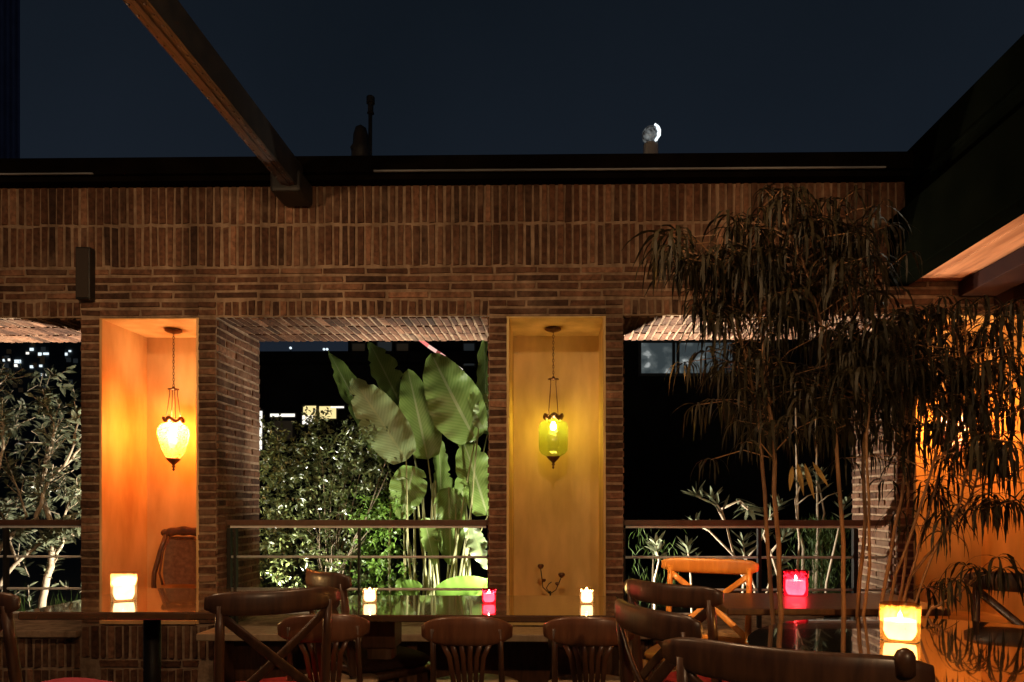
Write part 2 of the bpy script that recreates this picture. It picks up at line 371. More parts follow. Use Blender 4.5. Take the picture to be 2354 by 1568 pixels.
# lintel
mb = MB(); mb.box((XL, YW, zo), (XR, YB, zt+.03), 0)
O = V((0, YW, 0)); Nf = -Y_
soldier(mb, O, X_, Z_, Nf, XL, XR, 2.980, 3.238)
soldier(mb, O, X_, Z_, Nf, XL, XR, 2.712, 2.968)
stretcher(mb, O, X_, Z_, Nf, XL, XR, 2.502, 2.704, pitch=.0505)
for a, b in openings: soldier(mb, O, X_, Z_, Nf, a+.0, b-.0, zo+.006, 2.494)
for a, b in niches: stretcher(mb, O, X_, Z_, Nf, a, b, zo+.004, 2.496, pitch=.047)
for a, b in pillars: stretcher(mb, O, X_, Z_, Nf, a, b, zo+.004, 2.496, pitch=.047)
# soffit bricks above each opening run front to back
for a, b in openings:
    for y0, y1 in ((YW+.01, YW+.205), (YW+.217, YW+.42), (YW+.432, YB-.005)):
        soldier(mb, V((0, 0, zo)), X_, Y_, -Z_, a+.005, b-.005, y0, y1, pitch=.0507)
mb.build('lintel', BM, wall)
for i, (a, b) in enumerate(pillars):
    mb = MB(); mb.box((a, YW, 0), (b, YB, zo-.001), 0)
    stretcher(mb, V((0, YW, 0)), X_, Z_, Nf, a, b, .44, zo-.004, pitch=.0522)
    soldier(mb, V((0, YW, 0)), X_, Z_, Nf, a, b, .222, .432)
    for (oa, ob) in openings:
        if abs(oa-b) < .01: stretcher(mb, V((b, YW, 0)), Y_, Z_, X_, .006, YB-YW-.004, .405, zo-.012, pitch=.0522, blen=.26)
        if abs(ob-a) < .01: stretcher(mb, V((a, YW, 0)), Y_, Z_, -X_, .006, YB-YW-.004, .405, zo-.012, pitch=.0522, blen=.26)
    mb.build('pillar', BM, wall)
mb = MB(); mb.box((E[2410], YW, 0), (XR, YB, zo-.001), 0); stretcher(mb, V((0, YW, 0)), X_, Z_, Nf, E[2410], XR, 0, zo-.004, pitch=.0522)
mb.build('pier', BM, wall)
for (a, b) in niches:
    mb = MB(); t = .014; yb = 4.955
    mb.box((a, yb, .44), (b, YB, zo-.002)); mb.box((a-.001, YW-.004, .44), (a+t, yb-.001, zo-.003)); mb.box((b-t, YW-.004, .44), (b+.001, yb-.001, zo-.003))
    mb.box((a+t+.0005, YW-.002, zo-.011), (b-t-.0005, yb-.001, zo-.0035)); mb.box((a+t+.0005, YW-.012, .441), (b-t-.0005, yb-.001, .462))
    mb.build('niche', M['plaster'] if a > -1 else M['orange_plaster'], wall)
    mb = MB(); mb.box((a, YW, 0), (b, YB, .4395), 0)
    soldier(mb, V((0, YW, 0)), X_, Z_, Nf, a, b, .222, .432); stretcher(mb, V((0, YW, 0)), X_, Z_, Nf, a, b, .16, .215); soldier(mb, V((0, YW, 0)), X_, Z_, Nf, a, b, 0, .155)
    mb.build('parapet', BM, wall)
for (a, b) in openings:
    mb = MB(); mb.box((a, YW, 0), (b, YB, .36), 0)
    soldier(mb, V((0, YW, 0)), X_, Z_, Nf, a, b, .16, .35); soldier(mb, V((0, YW, 0)), X_, Z_, Nf, a, b, 0, .15)
    pr = mb.build('parapet', BM, wall)
    mb = MB(); mb.box((a+.002, YW-.05, .3605), (b-.002, YB+.02, .402)); mb.build('sill', M['mortar'], pr, bevel=.006)

bn = thing('wall_bench', 'low wooden bench board running along the wall behind the long table', 'bench', (-.85, 4.28, 0))
mb = MB(); mb.box((-2.12, 4.13, .396), (.40, 4.402, .440)); mb.build('seat_board', M['pale_wood'], bn, bevel=.006)
mb = MB(); mb.box((-2.10, 4.30, .0), (.38, 4.325, .3955)); mb.build('front_panel', M['dark_wood'], bn)  # dark board added to paint the shade below the seat
for x in (-2.0, -.85, .3): mb = MB(); mb.box((x-.03, 4.16, 0), (x+.03, 4.299, .3955)); mb.build('leg', M['dark_wood'], bn, bevel=.004)
# railings
def railing(a, b, posts, label):
    r = thing('railing', label, 'railing', ((a+b)/2, 4.6, .4), group='railings in the openings')
    y = 4.6
    mb = MB(); mb.box((a+.004, y-.022, 1.064), (b-.004, y+.022, 1.100)); mb.build('handrail', M['rail_steel'], r, bevel=.003)
    mb = MB(); mb.box((a+.03, y-.012, 1.048), (b-.03, y+.016, 1.0635)); mb.build('under_bar', M['bar_steel'], r)
    for z in (.858, .648, .49):
        mb = MB(); mb.tube([(a+.004, y, z), (b-.004, y, z)], .0085, k=12); mb.build('bar', M['bar_steel'], r, smooth=True)
    for x, wd in posts:
        mb = MB(); mb.box((x-wd/2, y-.018, .402), (x+wd/2, y+.018, 1.047)); mb.build('post', M['black_steel'], r, bevel=.002)
a, b = openings[0]; railing(a, b, [(a+.03, .02), (-3.62, .02)], 'steel railing before the shrub with pale twisted branches')
a, b = openings[1]; railing(a, b, [(a+.022, .024), (a+.062, .018), (PXX(826, 4.6), .013), (b-.012, .02)], 'steel railing before the giant paddle leaves')
a, b = openings[2]; railing(a, b, [(a+.02, .016), (PXX(1745, 4.6), .024), (PXX(1965, 4.6), .03)], 'steel railing before the oleander branches')

# ------------------------------------------------------------------ niche lamps
def niche_lamp(x, y, label, kind, zcap_bot, glass, bulbcol, bstr, wy):
    """pendant lantern: ceiling rose, chain, hanger rods, crown ring, glass, finial"""
    t = thing('hanging_lantern', label, 'lantern', (x, y, 2.378), group='glass lanterns hanging in the niches')
    c = lambda z: V((x, y, z))
    mb = MB(); mb.lathe([(.0, 2.379), (.052, 2.378), (.054, 2.366), (.04, 2.357), (.012, 2.35), (0, 2.345)], (x, y, 0), k=20); mb.build('ceiling_rose', M['bronze'], t, smooth=True)
    ztop, zring, zbot, rmax = zcap_bot
    mb = MB(); z = 2.352; k = 0
    while z > ztop+.01:
        d = V((.006, 0, 0)) if k % 2 else V((0, .006, 0))
        ring = [c(z-.011) + d*math.cos(q*PI/4) + V((0, 0, .013*math.sin(q*PI/4))) for q in range(9)]
        mb.tube(ring, .0018, k=5, cap=False); z -= .02; k += 1
    mb.build('chain', M['bronze'], t, smooth=True)
    mb = MB(); mb.lathe([(0, ztop+.02), (.008, ztop+.018), (.01, ztop+.008), (.034, ztop+.004), (.036, ztop-.002), (.012, ztop-.006), (0, ztop-.01)], (x, y, 0), k=16, wave=(8, .06))
    mb.build('top_plate', M['bronze'], t, smooth=True)
    for i in range(4):
        q = PI/4 + i*PI/2; d = V((math.cos(q), math.sin(q), 0))
        mb = MB(); mb.tube([c(ztop-.002)+d*.026, c(ztop-.03)+d*.024, c((ztop+zring)/2)+d*.034, c(zring+.012)+d*.046], .0028, k=6); mb.build('hanger_rod', M['bronze'], t, smooth=True)
    mb = MB(); prof = [(.052, zring+.014), (.066, zring+.016), (.068, zring+.006), (.058, zring-.004), (.045, zring-.016), (.042, zring-.014), (.050, zring-.002), (.052, zring+.014)]
    mb.lathe(prof, (x, y, 0), k=40, cap=False, wave=(10, .03))
    for v in mb.v: v.z += .012*math.cos(5*math.atan2(v.y-y, v.x-x)+1.2)
    mb.build('crown_ring', M['bronze'], t, smooth=True)
    h = zring-.014-zbot
    if kind == 'jar':
        pr = [(.044, 1), (.06, .97), (.078, .92), (.087, .86), (.089, .75), (.089, .28), (.085, .16), (.070, .07), (.045, .015), (.032, 0)]
    else:
        pr = [(.044, 1), (.055, .99), (.078, .93), (.092, .82), (.096, .70), (.090, .58), (.082, .44), (.070, .28), (.055, .12), (.044, .03), (.036, 0)]
    mb = MB(); mb.lathe([(r*rmax, zbot+h*q) for r, q in reversed(pr)], (x, y, 0), k=40, cap=False, wave=(10, .012 if kind == 'jar' else .02))
    g = mb.build('glass_shade', glass, t, smooth=True)
    mb = MB(); mb.lathe([(.0, zbot-.082), (.006, zbot-.078), (.009, zbot-.07), (.004, zbot-.062), (.013, zbot-.052), (.007, zbot-.044), (.012, zbot-.036), (.03, zbot-.02), (.044, zbot-.004), (.046, zbot+.003), (0, zbot+.004)], (x, y, 0), k=20)
    mb.build('finial', M['bronze'], t, smooth=True)
    zb = zring-.058
    mb = MB(); mb.lathe([(0, zb-.026), (.012, zb-.022), (.02, zb-.01), (.02, zb+.004), (.014, zb+.016), (.008, zb+.03), (0, zb+.031)], (x, y, 0), k=12)
    mb.build('bulb', emit('bulb_'+kind, bulbcol, bstr), t, smooth=True)
    return t
yl = 4.72
G_AMBER = tinted_glass('amber_glass', (1.0, .50, .17), .28, (1.0, .60, .14))
G_GREEN = tinted_glass('green_glass', (.66, .72, .22), .12, (.34, .50, .05))
G_ROSE = tinted_glass('rose_glass', (1.0, .52, .22), .32, (1.0, .60, .42))
zz = lambda py: P(1278, py, yl).z
niche_lamp(P(399, 900, yl).x, yl, 'amber glass lantern glowing in the orange lit niche above a cane chair', 'urn', (zz(893), zz(966), zz(1054), 1.02), G_AMBER, (1, .57, .25), 1500, 0)
niche_lamp(P(1272, 900, yl).x, yl, 'green glass jar lantern glowing in the ochre niche between two openings', 'jar', (zz(872), zz(960), zz(1050), 1.08), G_GREEN, (1, .70, .28), 260, 0)
niche_lamp(P(2190, 900, yl).x, yl, 'rosy glass lantern half hidden behind the drooping dark foliage', 'rose', (zz(893), zz(950), zz(1045), 1.0), G_ROSE, (1, .58, .28), 1450, 0)

# small metal candle holder in the middle niche
pb = P(1265, 1365, 4.8); t = thing('flower_candlestick', 'small wrought iron candlestick with round flower cups in the ochre niche', 'candlestick', (pb.x, 4.8, .462))
stand = MB(); stand.lathe([(0, .462), (.05, .463), (.05, .47), (.012, .478), (0, .479)], (pb.x, 4.8, 0), k=20)
stand.tube([(pb.x, 4.8, .47), (pb.x, 4.8, P(1265, 1362, 4.8).z+.01)], .006)
stand.build('base', M['black_steel'], t, smooth=True)
def ppt(px, py): return P(px, py, 4.8)
for pts, cups in (([(1262,1364),(1248,1350),(1246,1330),(1243,1308)], [(1243,1302,.020),(1250,1334,.014)]), ([(1266,1364),(1278,1356),(1284,1342),(1290,1328)], [(1291,1322,.021),(1281,1342,.014)]), ([(1264,1364),(1256,1352),(1262,1342),(1268,1338)], [])):
    mb = MB(); mb.tube([ppt(*q) for q in pts], .0035, k=6)
    br = mb.build('branch', M['black_steel'], t, smooth=True)
    for cx, cy, r in cups:
        q = ppt(cx, cy); mb = MB(); mb.lathe([(0, -r*.9), (r*.5, -r*.8), (r, -.1*r), (r*.95, r*.5), (r*.6, r*.75), (0, r*.7)], q, k=14, wave=(6, .08)); mb.build('flower_cup', M['bronze'], br, smooth=True)

# ------------------------------------------------------------------ roof edge, beams, things on the roof
zf0, zf1 = P(1278, 408, 4.36).z, P(1278, 359, 4.36).z
fa = thing('roof_fascia', 'black steel fascia running along the top of the brick wall', 'fascia', (0, 4.36, zf0))
mb = MB(); mb.box((XL, 4.33, zf0+.03), (XR, 4.60, zf1)); mb.build('fascia_board', M['black_paint'], fa, bevel=.006)
mb = MB(); mb.box((XL, 4.365, zf0-.002), (XR, 4.60, zf0+.0295)); mb.build('shadow_board', M['black_paint'], fa)
mb = MB(); mb.box((PXX(860, 4.33), 4.318, zf0+.026), (PXX(2035, 4.33), 4.329, zf0+.035)); mb.build('flashing', M['flashing'], fa)
mb = MB(); mb.box((XL, 4.318, zf0+.024), (PXX(215, 4.33), 4.329, zf0+.032)); mb.build('flashing', M['flashing'], fa)

# rusty steel beam overhead
xb = -1.60; bw, bz, bh = .082, P(700, 452, 4.36).z, .135
bm_ = thing('roof_beam', 'rusty steel beam running overhead to a dark block on the brick wall', 'beam', (xb, 1, bz))
mb = MB(); y0, y1 = -4, 4.30
mb.box((xb-bw/2, y0, bz), (xb+bw/2, y1, bz+.012)); mb.box((xb-.012, y0, bz+.0125), (xb+bw/2-.002, y1, bz+bh)); mb.box((xb-bw/2, y0, bz+bh-.012), (xb-.0125, y1, bz+bh))
mb.box((xb-.008, y0, bz-.008), (xb+.012, y1, bz-.0005))
y = -3.9
while y < y1-.03:
    for xo in (-bw/2+.009, bw/2-.009):
        mb.lathe([(.0065, 0), (.005, -.004), (0, -.0055)], (xb+xo+rnd(-.001, .001), y+rnd(-.004, .004), bz-.0002), k=8, cap=False)
    y += .062
mb.build('flange', M['rust_steel'], bm_)
mb = MB(); mb.box((xb+bw/2, y0, bz+.001), (xb+bw/2+.012, y1, bz+bh+.02)); mb.build('side_plate', M['black_steel'], bm_)
mb = MB(); mb.box((xb-.115, 4.20, bz-.035), (xb+.07, 4.44, bz+.10)); mb.build('end_block', M['black_steel'], bm_, bevel=.02)

# covered roof at the side
rf = thing('side_roof', 'dark side roof with pine boards lit orange beneath its deep edge', 'roof', (2.2, 1, 2.5))
xr = PXX(2086, 4.40)
mb = MB(); mb.box((xr, -4, 3.02), (xr+.25, 4.44, P(2086, 345, 4.4).z)); mb.build('edge_gutter', M['green_black'], rf, bevel=.01)
mb = MB(); mb.box((xr-.02, -4, 3.14), (xr-.001, 4.32, 3.155)); mb.build('gutter_lip', M['green_black'], rf)
xg = 2.055; z_lo, z_hi = 2.556, 2.96
mb = MB(); mb.box((xg, -4, z_lo), (xg+.13, 4.43, z_hi)); mb.build('edge_beam', M['green_black'], rf, bevel=.006)
mb = MB(); mb.box((xg+.131, -4, z_hi-.06), (xr+1.8, 4.43, 3.0)); mb.build('roof_deck', M['black_steel'], rf)
mb = MB(); x = xg+.132; k = 0
while x < 3.9:
    wdt = .118; mb.box((x, -4, z_lo+.03+rnd(0, .004)), (x+wdt-.004, 4.44, z_lo+.05)); x += wdt
mb.build('ceiling_boards', M['ceiling_wood'], rf)
mb = MB(); mb.box((2.50, -4, 2.49), (2.72, 4.435, z_lo+.028)); mb.build('inner_beam', M['dark_maroon'], rf, bevel=.005)
mb = MB(); mb.box((2.721, 4.25, 2.42), (4.0, 4.44, z_lo+.028)); mb.build('wall_plate', M['dark_maroon'], rf, bevel=.004)

pp = P(852, 222, 4.8); zb = zf1
vp = thing('vent_pipe', 'thin black vent pipe with a cap standing on the roof edge', 'pipe', (pp.x, 4.8, 3.30))
mb = MB(); mb.tube([(pp.x-.004, 4.8, 3.30), (pp.x-.002, 4.8, pp.z-.10)], .0135); mb.build('pipe', M['black_steel'], vp, smooth=True)
mb = MB(); mb.lathe([(.014, -.12), (.024, -.115), (.019, -.10), (.019, -.055), (.028, -.048), (.028, -.006), (.022, 0)], pp, k=16); mb.build('cap', M['black_steel'], vp)
pc = P(832, 365, 4.75); zc = 3.30
co = thing('roof_cowl', 'lumpy black cowl beside the vent pipe on the roof edge', 'chimney cowl', (pc.x, 4.75, zc))
h = P(832, 286, 4.75).z - zc
mb = MB(); mb.lathe([(.075, 0), (.07, h*.22), (.062, h*.28), (.058, h*.58), (.066, h*.64), (.05, h*.70), (.046, h*.84), (.032, h*.95), (0, h)], (pc.x-.008, 4.75, zc), k=14, wave=(5, .10)); mb.build('hood', M['black_steel'], co, smooth=True)
mb = MB(); mb.box((pc.x-.05, 4.66, zc), (pc.x+.088, 4.84, zc+h*.24)); mb.build('base', M['black_steel'], co, bevel=.015)
def vent_shine():
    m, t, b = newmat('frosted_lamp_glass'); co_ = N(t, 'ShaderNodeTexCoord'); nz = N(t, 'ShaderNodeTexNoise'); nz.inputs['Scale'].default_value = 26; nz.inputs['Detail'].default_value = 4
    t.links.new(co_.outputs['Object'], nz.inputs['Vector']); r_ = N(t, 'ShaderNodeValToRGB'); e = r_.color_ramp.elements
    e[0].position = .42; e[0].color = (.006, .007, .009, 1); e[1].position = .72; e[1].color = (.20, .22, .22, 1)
    t.links.new(nz.outputs['Fac'], r_.inputs[0]); t.links.new(r_.outputs[0], b.inputs['Emission Color']); b.inputs['Emission Strength'].default_value = 1  # mottled emission paints a grey shine on the metal ball
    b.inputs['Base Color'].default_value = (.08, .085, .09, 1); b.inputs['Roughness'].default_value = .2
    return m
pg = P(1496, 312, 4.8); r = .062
gl = thing('roof_lantern', 'round glass lamp shining white on the dark roof edge', 'lamp', (pg.x, 4.8, 3.30))  # metal vent, no lamp; emission paints the street light on it
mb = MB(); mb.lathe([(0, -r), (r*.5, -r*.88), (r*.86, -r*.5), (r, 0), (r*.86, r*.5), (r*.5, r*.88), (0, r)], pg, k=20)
mb.build('globe', vent_shine(), gl, smooth=True)
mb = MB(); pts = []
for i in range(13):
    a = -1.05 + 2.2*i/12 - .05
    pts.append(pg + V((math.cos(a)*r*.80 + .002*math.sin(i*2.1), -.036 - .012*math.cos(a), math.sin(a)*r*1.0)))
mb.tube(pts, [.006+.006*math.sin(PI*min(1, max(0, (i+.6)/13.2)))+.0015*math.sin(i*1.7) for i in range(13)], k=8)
mb.build('lit_glass', emit('white_lamp', (.85, .95, 1), 1.6), gl, smooth=True)  # glowing crescent paints the highlight along the right rim
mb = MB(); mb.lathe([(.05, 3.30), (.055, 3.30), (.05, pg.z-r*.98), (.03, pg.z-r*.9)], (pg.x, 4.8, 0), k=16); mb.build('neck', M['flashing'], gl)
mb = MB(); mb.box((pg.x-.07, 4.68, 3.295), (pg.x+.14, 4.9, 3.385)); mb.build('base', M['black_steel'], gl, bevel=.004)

ps = P(205, 635, YW)
sk = thing('wall_speaker', 'narrow dark box mounted on the brickwork beside the orange niche', 'speaker', (ps.x, 4.4, ps.z))
ws = .046; hs = .165
mb = MB(); mb.box((ps.x-ws, 4.395, ps.z-hs), (ps.x+ws, 4.452, ps.z+hs)); mb.build('cabinet', M['black_steel'], sk, bevel=.006)
mb = MB(); mb.box((ps.x-ws+.008, 4.390, ps.z-hs+.012), (ps.x+ws-.008, 4.3945, ps.z+hs-.012)); mb.build('grille', mat('speaker_cloth', (.03, .02, .014), (.05, .034, .024), scale=200, rough=.9, bump=.4), sk)

# ------------------------------------------------------------------ chairs
def place(A, B, face):
    """back edge A-B in plan, facing side -> (origin, rotation, half width)"""
    A, B = V(A), V(B); d = (B-A); mid = (A+B)/2
    n = V((-d.y, d.x)).normalized()
    if n.dot(V(face)) < 0: n = -n
    rz = math.atan2(n.y, n.x) - PI/2
    return mid + n*.24, rz, d.length/2
def cross_chair(A, B, face, label, wood='dark_wood', cloth='red_cloth', H=.915, caps=()):
    o, rz, hw = place(A, B, face); hw = min(.25, max(.19, hw))
    t = thing('cross_back_chair', label, 'chair', (o.x, o.y, 0), rz, 'wooden cross back chairs')
    W = M[wood]; k = dict(parent=t, smooth=True, local=True)
    yp = lambda z: -.20 - max(0, (z-.44))*.13 - (max(0, .44-z))*.16      # post line, local y
    px_ = hw-.03
    for s in (-1, 1):
        mb = MB(); zs = [0, .15, .3, .44, .6, .75, H-.05]
        mb.sweep([(s*(px_ + (.012 if z < .2 else 0)), yp(z), z) for z in zs], .034, .030, up=(1, 0, 0), rnd=.55, sc=[(.75, .8), (.9, .9), (1, 1), (1.1, 1.1), (1.05, 1.05), (1, 1), (.95, .95)]); mb.build('rear_post', W, **k)
        mb = MB(); mb.sweep([(s*(hw-.01), .205, 0), (s*(hw-.015), .19, .2), (s*(hw-.02), .175, .43)], .032, .032, up=(1, 0, 0), rnd=.7, sc=[(.7, .7), (.9, .9), (1.1, 1.1)]); mb.build('front_leg', W, **k)
    curve = lambda x: -.045*(1-(x/hw)**2)
    mb = MB(); n = 17; pts = []; sc = []
    for i in range(n):
        x = -hw*1.07 + 2.14*hw*i/(n-1); q = abs(x)/(hw*1.07)
        pts.append((x, yp(H-.03)+curve(x)+.012, H-.042 - .006*(1-q*q))); e_ = (1-q**7)
        sc.append((.62+.38*e_, .50+.50*e_))
    mb.sweep(pts, .026, .083, rnd=.45, sc=sc); mb.build('top_rail', W, **k)
    for s in caps:
        mb = MB(); mb.tube([(s*px_, yp(H-.02)-.004, H-.04), (s*px_, yp(H)-.004, H-.004), (s*px_, yp(H)-.004, H+.006), (s*px_, yp(H)-.004, H+.011)], [.019, .019, .014, .005], k=12); mb.build('post_cap', W, **k)
    for s in (-1, 1):
        mb = MB(); pts = []
        for i in range(11):
            q = i/10; x = s*px_*(1-2*q); z = H-.085 - q*(H-.085-.50); bow = -.040*math.sin(PI*q)*1.0
            pts.append((x, yp(z)+bow+s*.006*0 + (.011 if s > 0 else -.004)*math.sin(PI*q), z))
        mb.sweep(pts, .013, .034, up=(0, -.35, 1), rnd=.4); mb.build('cross_bar', W, **k)
    mb = MB(); mb.sweep([(-px_, yp(.49), .49), (0, yp(.49)-.02, .49), (px_, yp(.49), .49)], .018, .03, rnd=.4); mb.build('lower_rail', W, **k)
    mb = MB(); ring = []
    for i in range(32):
        a = 2*PI*i/32; c, s_ = math.cos(a), math.sin(a)
        x = math.copysign(abs(c)**.55, c)*(hw+.005)*(1.0+.06*s_); y = math.copysign(abs(s_)**.55, s_)*.215
        ring.append((x, y))
    vs = [(x*.97, y*.97, .43) for x, y in ring] + [(x, y, .438) for x, y in ring] + [(x, y, .456) for x, y in ring] + [(x*.97, y*.97, .463) for x, y in ring]
    fs = [(j*32+i, j*32+(i+1) % 32, (j+1)*32+(i+1) % 32, (j+1)*32+i) for j in range(3) for i in range(32)] + [tuple(range(31, -1, -1)), tuple(96+i for i in range(32))]
    mb.add(vs, fs); mb.build('seat', W, **k)
    if cloth:
        mb = MB(); L = [(.90, .4635), (.95, .472), (.96, .485), (.93, .497), (.80, .505), (.4, .510)]
        vs = [(x*q, y*q, z + (.003*math.sin(9*x)*math.cos(8*y))) for q, z in L for x, y in ring]; m_n = len(L)
        fs = [(j*32+i, j*32+(i+1) % 32, (j+1)*32+(i+1) % 32, (j+1)*32+i) for j in range(m_n-1) for i in range(32)] + [tuple(range(31, -1, -1)), tuple((m_n-1)*32+i for i in range(32))]
        mb.add(vs, fs); mb.build('cushion', M[cloth], **k)
    for z, y in ((.22, None),):
        for s in (-1, 1):
            mb = MB(); mb.tube([(s*(hw-.016), .188, z), (s*(px_+.004), yp(z), z+.02)], .009); mb.build('stretcher', W, **k)
        mb = MB(); mb.tube([(-(hw-.016), .0, z+.01), ((hw-.016), .0, z+.01)], .008); mb.build('stretcher', W, **k)
    return t
cross_chair((-1.15, 2.33), (-.80, 2.55), (-1, 1), 'dark cross back chair turned to the table with the lone clear candle, centre foreground')
cross_chair((-.875, 2.97), (-1.15, 3.28), (1, 1), 'dark cross back chair with shining top rail at the end of the three candle table', cloth='brown_cloth')
cross_chair((.29, 2.84), (.575, 2.50), (1, .8), 'dark cross back chair before the honey coloured chair')
cross_chair((.20, 2.24), (.37, 1.86), (1, .4), 'dark cross back chair seen almost edge on beside the three candle table')
cross_chair((.245, 1.61), (.72, 1.36), (.3, 1), 'nearest dark chair with red cushion, its broad rail before the round black table', caps=(1,))
cross_chair((1.035, 3.70), (.595, 3.90), (-.2, -1), 'honey coloured cross back chair glowing orange by the opening', wood='honey_wood', cloth=None)
cross_chair((1.80, 3.12), (2.13, 2.84), (-.7, -.8), 'dark cross back chair beyond the round black table under the foliage')
cross_chair((-1.80, 2.33), (-2.17, 2.47), (.3, 1), 'dark chair with rose cushion cut off at the picture edge', cloth='pink_cloth')

def bentwood(x, y, rz, label):
    t = thing('bentwood_chair', label, 'chair', (x, y, 0), rz, 'bentwood fan back chairs'); k = dict(parent=t, smooth=True, local=True); W = M['red_wood']
    H = .778; yb = -.175
    mb = MB(); n = 15; pts = []; sc = []
    for i in range(n):
        q = -1+2*i/(n-1); pts.append((q*.172, yb-.055 - .045*(1-q*q) + .035, H-.055 - .008*q*q)); e_ = 1-abs(q)**4; sc.append((.7+.3*e_, .42+.58*e_))
    mb.sweep(pts, .02, .112, sc=sc, rnd=.5); mb.build('crest_rail', W, **k)
    for i in range(6):
        q = (i-2.5)/2.5; xt, xb2 = q*.092, q*.048
        mb = MB(); mb.sweep([(xt, yb-.062+.012*q*q, H-.10), ((xt+xb2)/2*.93, yb-.042, .62), (xb2, yb+.005, .47)], .019, .009, up=(0, -1, 0), rnd=.5); mb.build('slat', W, **k)
    for s in (-1, 1):
        mb = MB(); mb.tube([(s*.128, yb-.045, H-.05), (s*.130, yb-.02, .6), (s*.134, yb+.01, .44), (s*.15, yb-.02, .2), (s*.165, yb-.05, 0)], [.010, .011, .013, .012, .010]); mb.build('rear_post', M['dark_wood'], **k)
        mb = MB(); mb.tube([(s*.13, .15, .44), (s*.145, .165, .2), (s*.16, .18, 0)], [.014, .013, .010]); mb.build('front_leg', M['dark_wood'], **k)
    mb = MB(); mb.lathe([(0, .445), (.185, .446), (.192, .452), (.19, .462), (.17, .466), (0, .462)], k=36); mb.build('seat', M['pale_wood'], **k)
    mb = MB(); mb.lathe([(.186, .425), (.196, .43), (.198, .447), (.193, .451), (.180, .444), (.180, .43), (.186, .425)], k=36, cap=False); mb.build('seat_ring', W, **k)
    return t
def chair_at(px, y, rz, label):
    p = P(px, 1420, y-.22); bentwood(p.x, y, rz, label)
chair_at(1072, 2.90, 0, 'bentwood chair with fan slats pushed to the table below the red votive')
chair_at(1368, 2.90, -.12, 'bentwood chair with fan slats below the yellow votive by the iron candlestick')
chair_at(722, 2.95, .16, 'bentwood chair with fan slats tucked beside the table pedestal')

# cane back chair in front of the orange niche
pm = P(402, 1300, 4.72); cc = thing('cane_chair', 'small carved chair with scrolled crest and cane back standing in the orange niche', 'chair', (pm.x, 4.62, .462), PI)
k = dict(parent=cc, smooth=True, local=True); W = M['dark_wood']; W2 = mat('carved_wood', (.10, .04, .02), (.19, .08, .04), scale=6, rough=.35, coat=.4, stretch=(6, 6, 2))
hw = .132; zt2 = .592
mb = MB(); pts = []; sc = []
for i in range(17):
    q = -1+2*i/16; pts.append((q*hw*1.02, -.215, zt2-.035-.018*q*q)); sc.append((1+.25*(abs(q) > .8), 1-.35*abs(q)**3 + .12*math.cos(q*9)))
mb.sweep(pts, .034, .062, sc=sc, rnd=.8); cr = mb.build('crest', W2, **k)
for s in (-1, 1):
    mb = MB(); mb.lathe([(0, -.02), (.022, -.018), (.027, 0), (.022, .018), (0, .02)], (0, 0, 0), k=14)
    mb.v = [V((v.x + s*hw*.98, -.215+v.z, zt2-.048+v.y)) for v in mb.v]; mb.build('scroll', W2, parent=cr, smooth=True, local=True)
    mb = MB(); mb.sweep([(s*hw*.86, -.20, zt2-.06), (s*(hw+.014), -.185, .42), (s*(hw+.048), -.17, .27), (s*(hw+.052), -.17, .20), (s*(hw+.05), -.19, 0)], .03, .03, up=(1, 0, 0), rnd=.6); mb.build('rear_post', W2, **k)
    mb = MB(); mb.tube([(s*(hw+.045), .09, 0), (s*(hw+.045), .085, .11)], [.014, .02]); mb.build('front_leg', W2, **k)
    mb = MB(); mb.sweep([(s*hw*.66, -.186, zt2-.078), (s*hw*.94, -.176, .42), (s*(hw+.010), -.166, .27), (s*hw*.92, -.166, .19)], .012, .014, up=(1, 0, 0), rnd=.6); mb.build('inner_frame', M['red_wood'], **k)
mb = MB(); mb.sweep([(-hw*.66, -.186, zt2-.078), (hw*.66, -.186, zt2-.078)], .012, .012, rnd=.6); mb.build('inner_frame', M['red_wood'], **k)
mb = MB(); vs = []
for z, q in ((.19, .9), (.27, 1.0), (.42, .90), (zt2-.08, .66)):
    for i in range(9):
        u = -1+i/4; vs.append((u*hw*q, -.190-.018*(1-u*u)-.0*(z-.6), z))
n0 = len(vs); vs += [(x, y-.006, z) for x, y, z in vs]
fs = [(j*9+i, j*9+i+1, (j+1)*9+i+1, (j+1)*9+i) for j in range(3) for i in range(8)]; fs += [tuple(n0+q for q in reversed(f)) for f in fs]
mb.add(vs, fs); mb.build('cane_panel', M['cane'], **k)
mb = MB(); mb.box((-hw-.05, -.19, .10), (hw+.05, .11, .13)); mb.build('seat', M['cane'], parent=cc, local=True, bevel=.012)

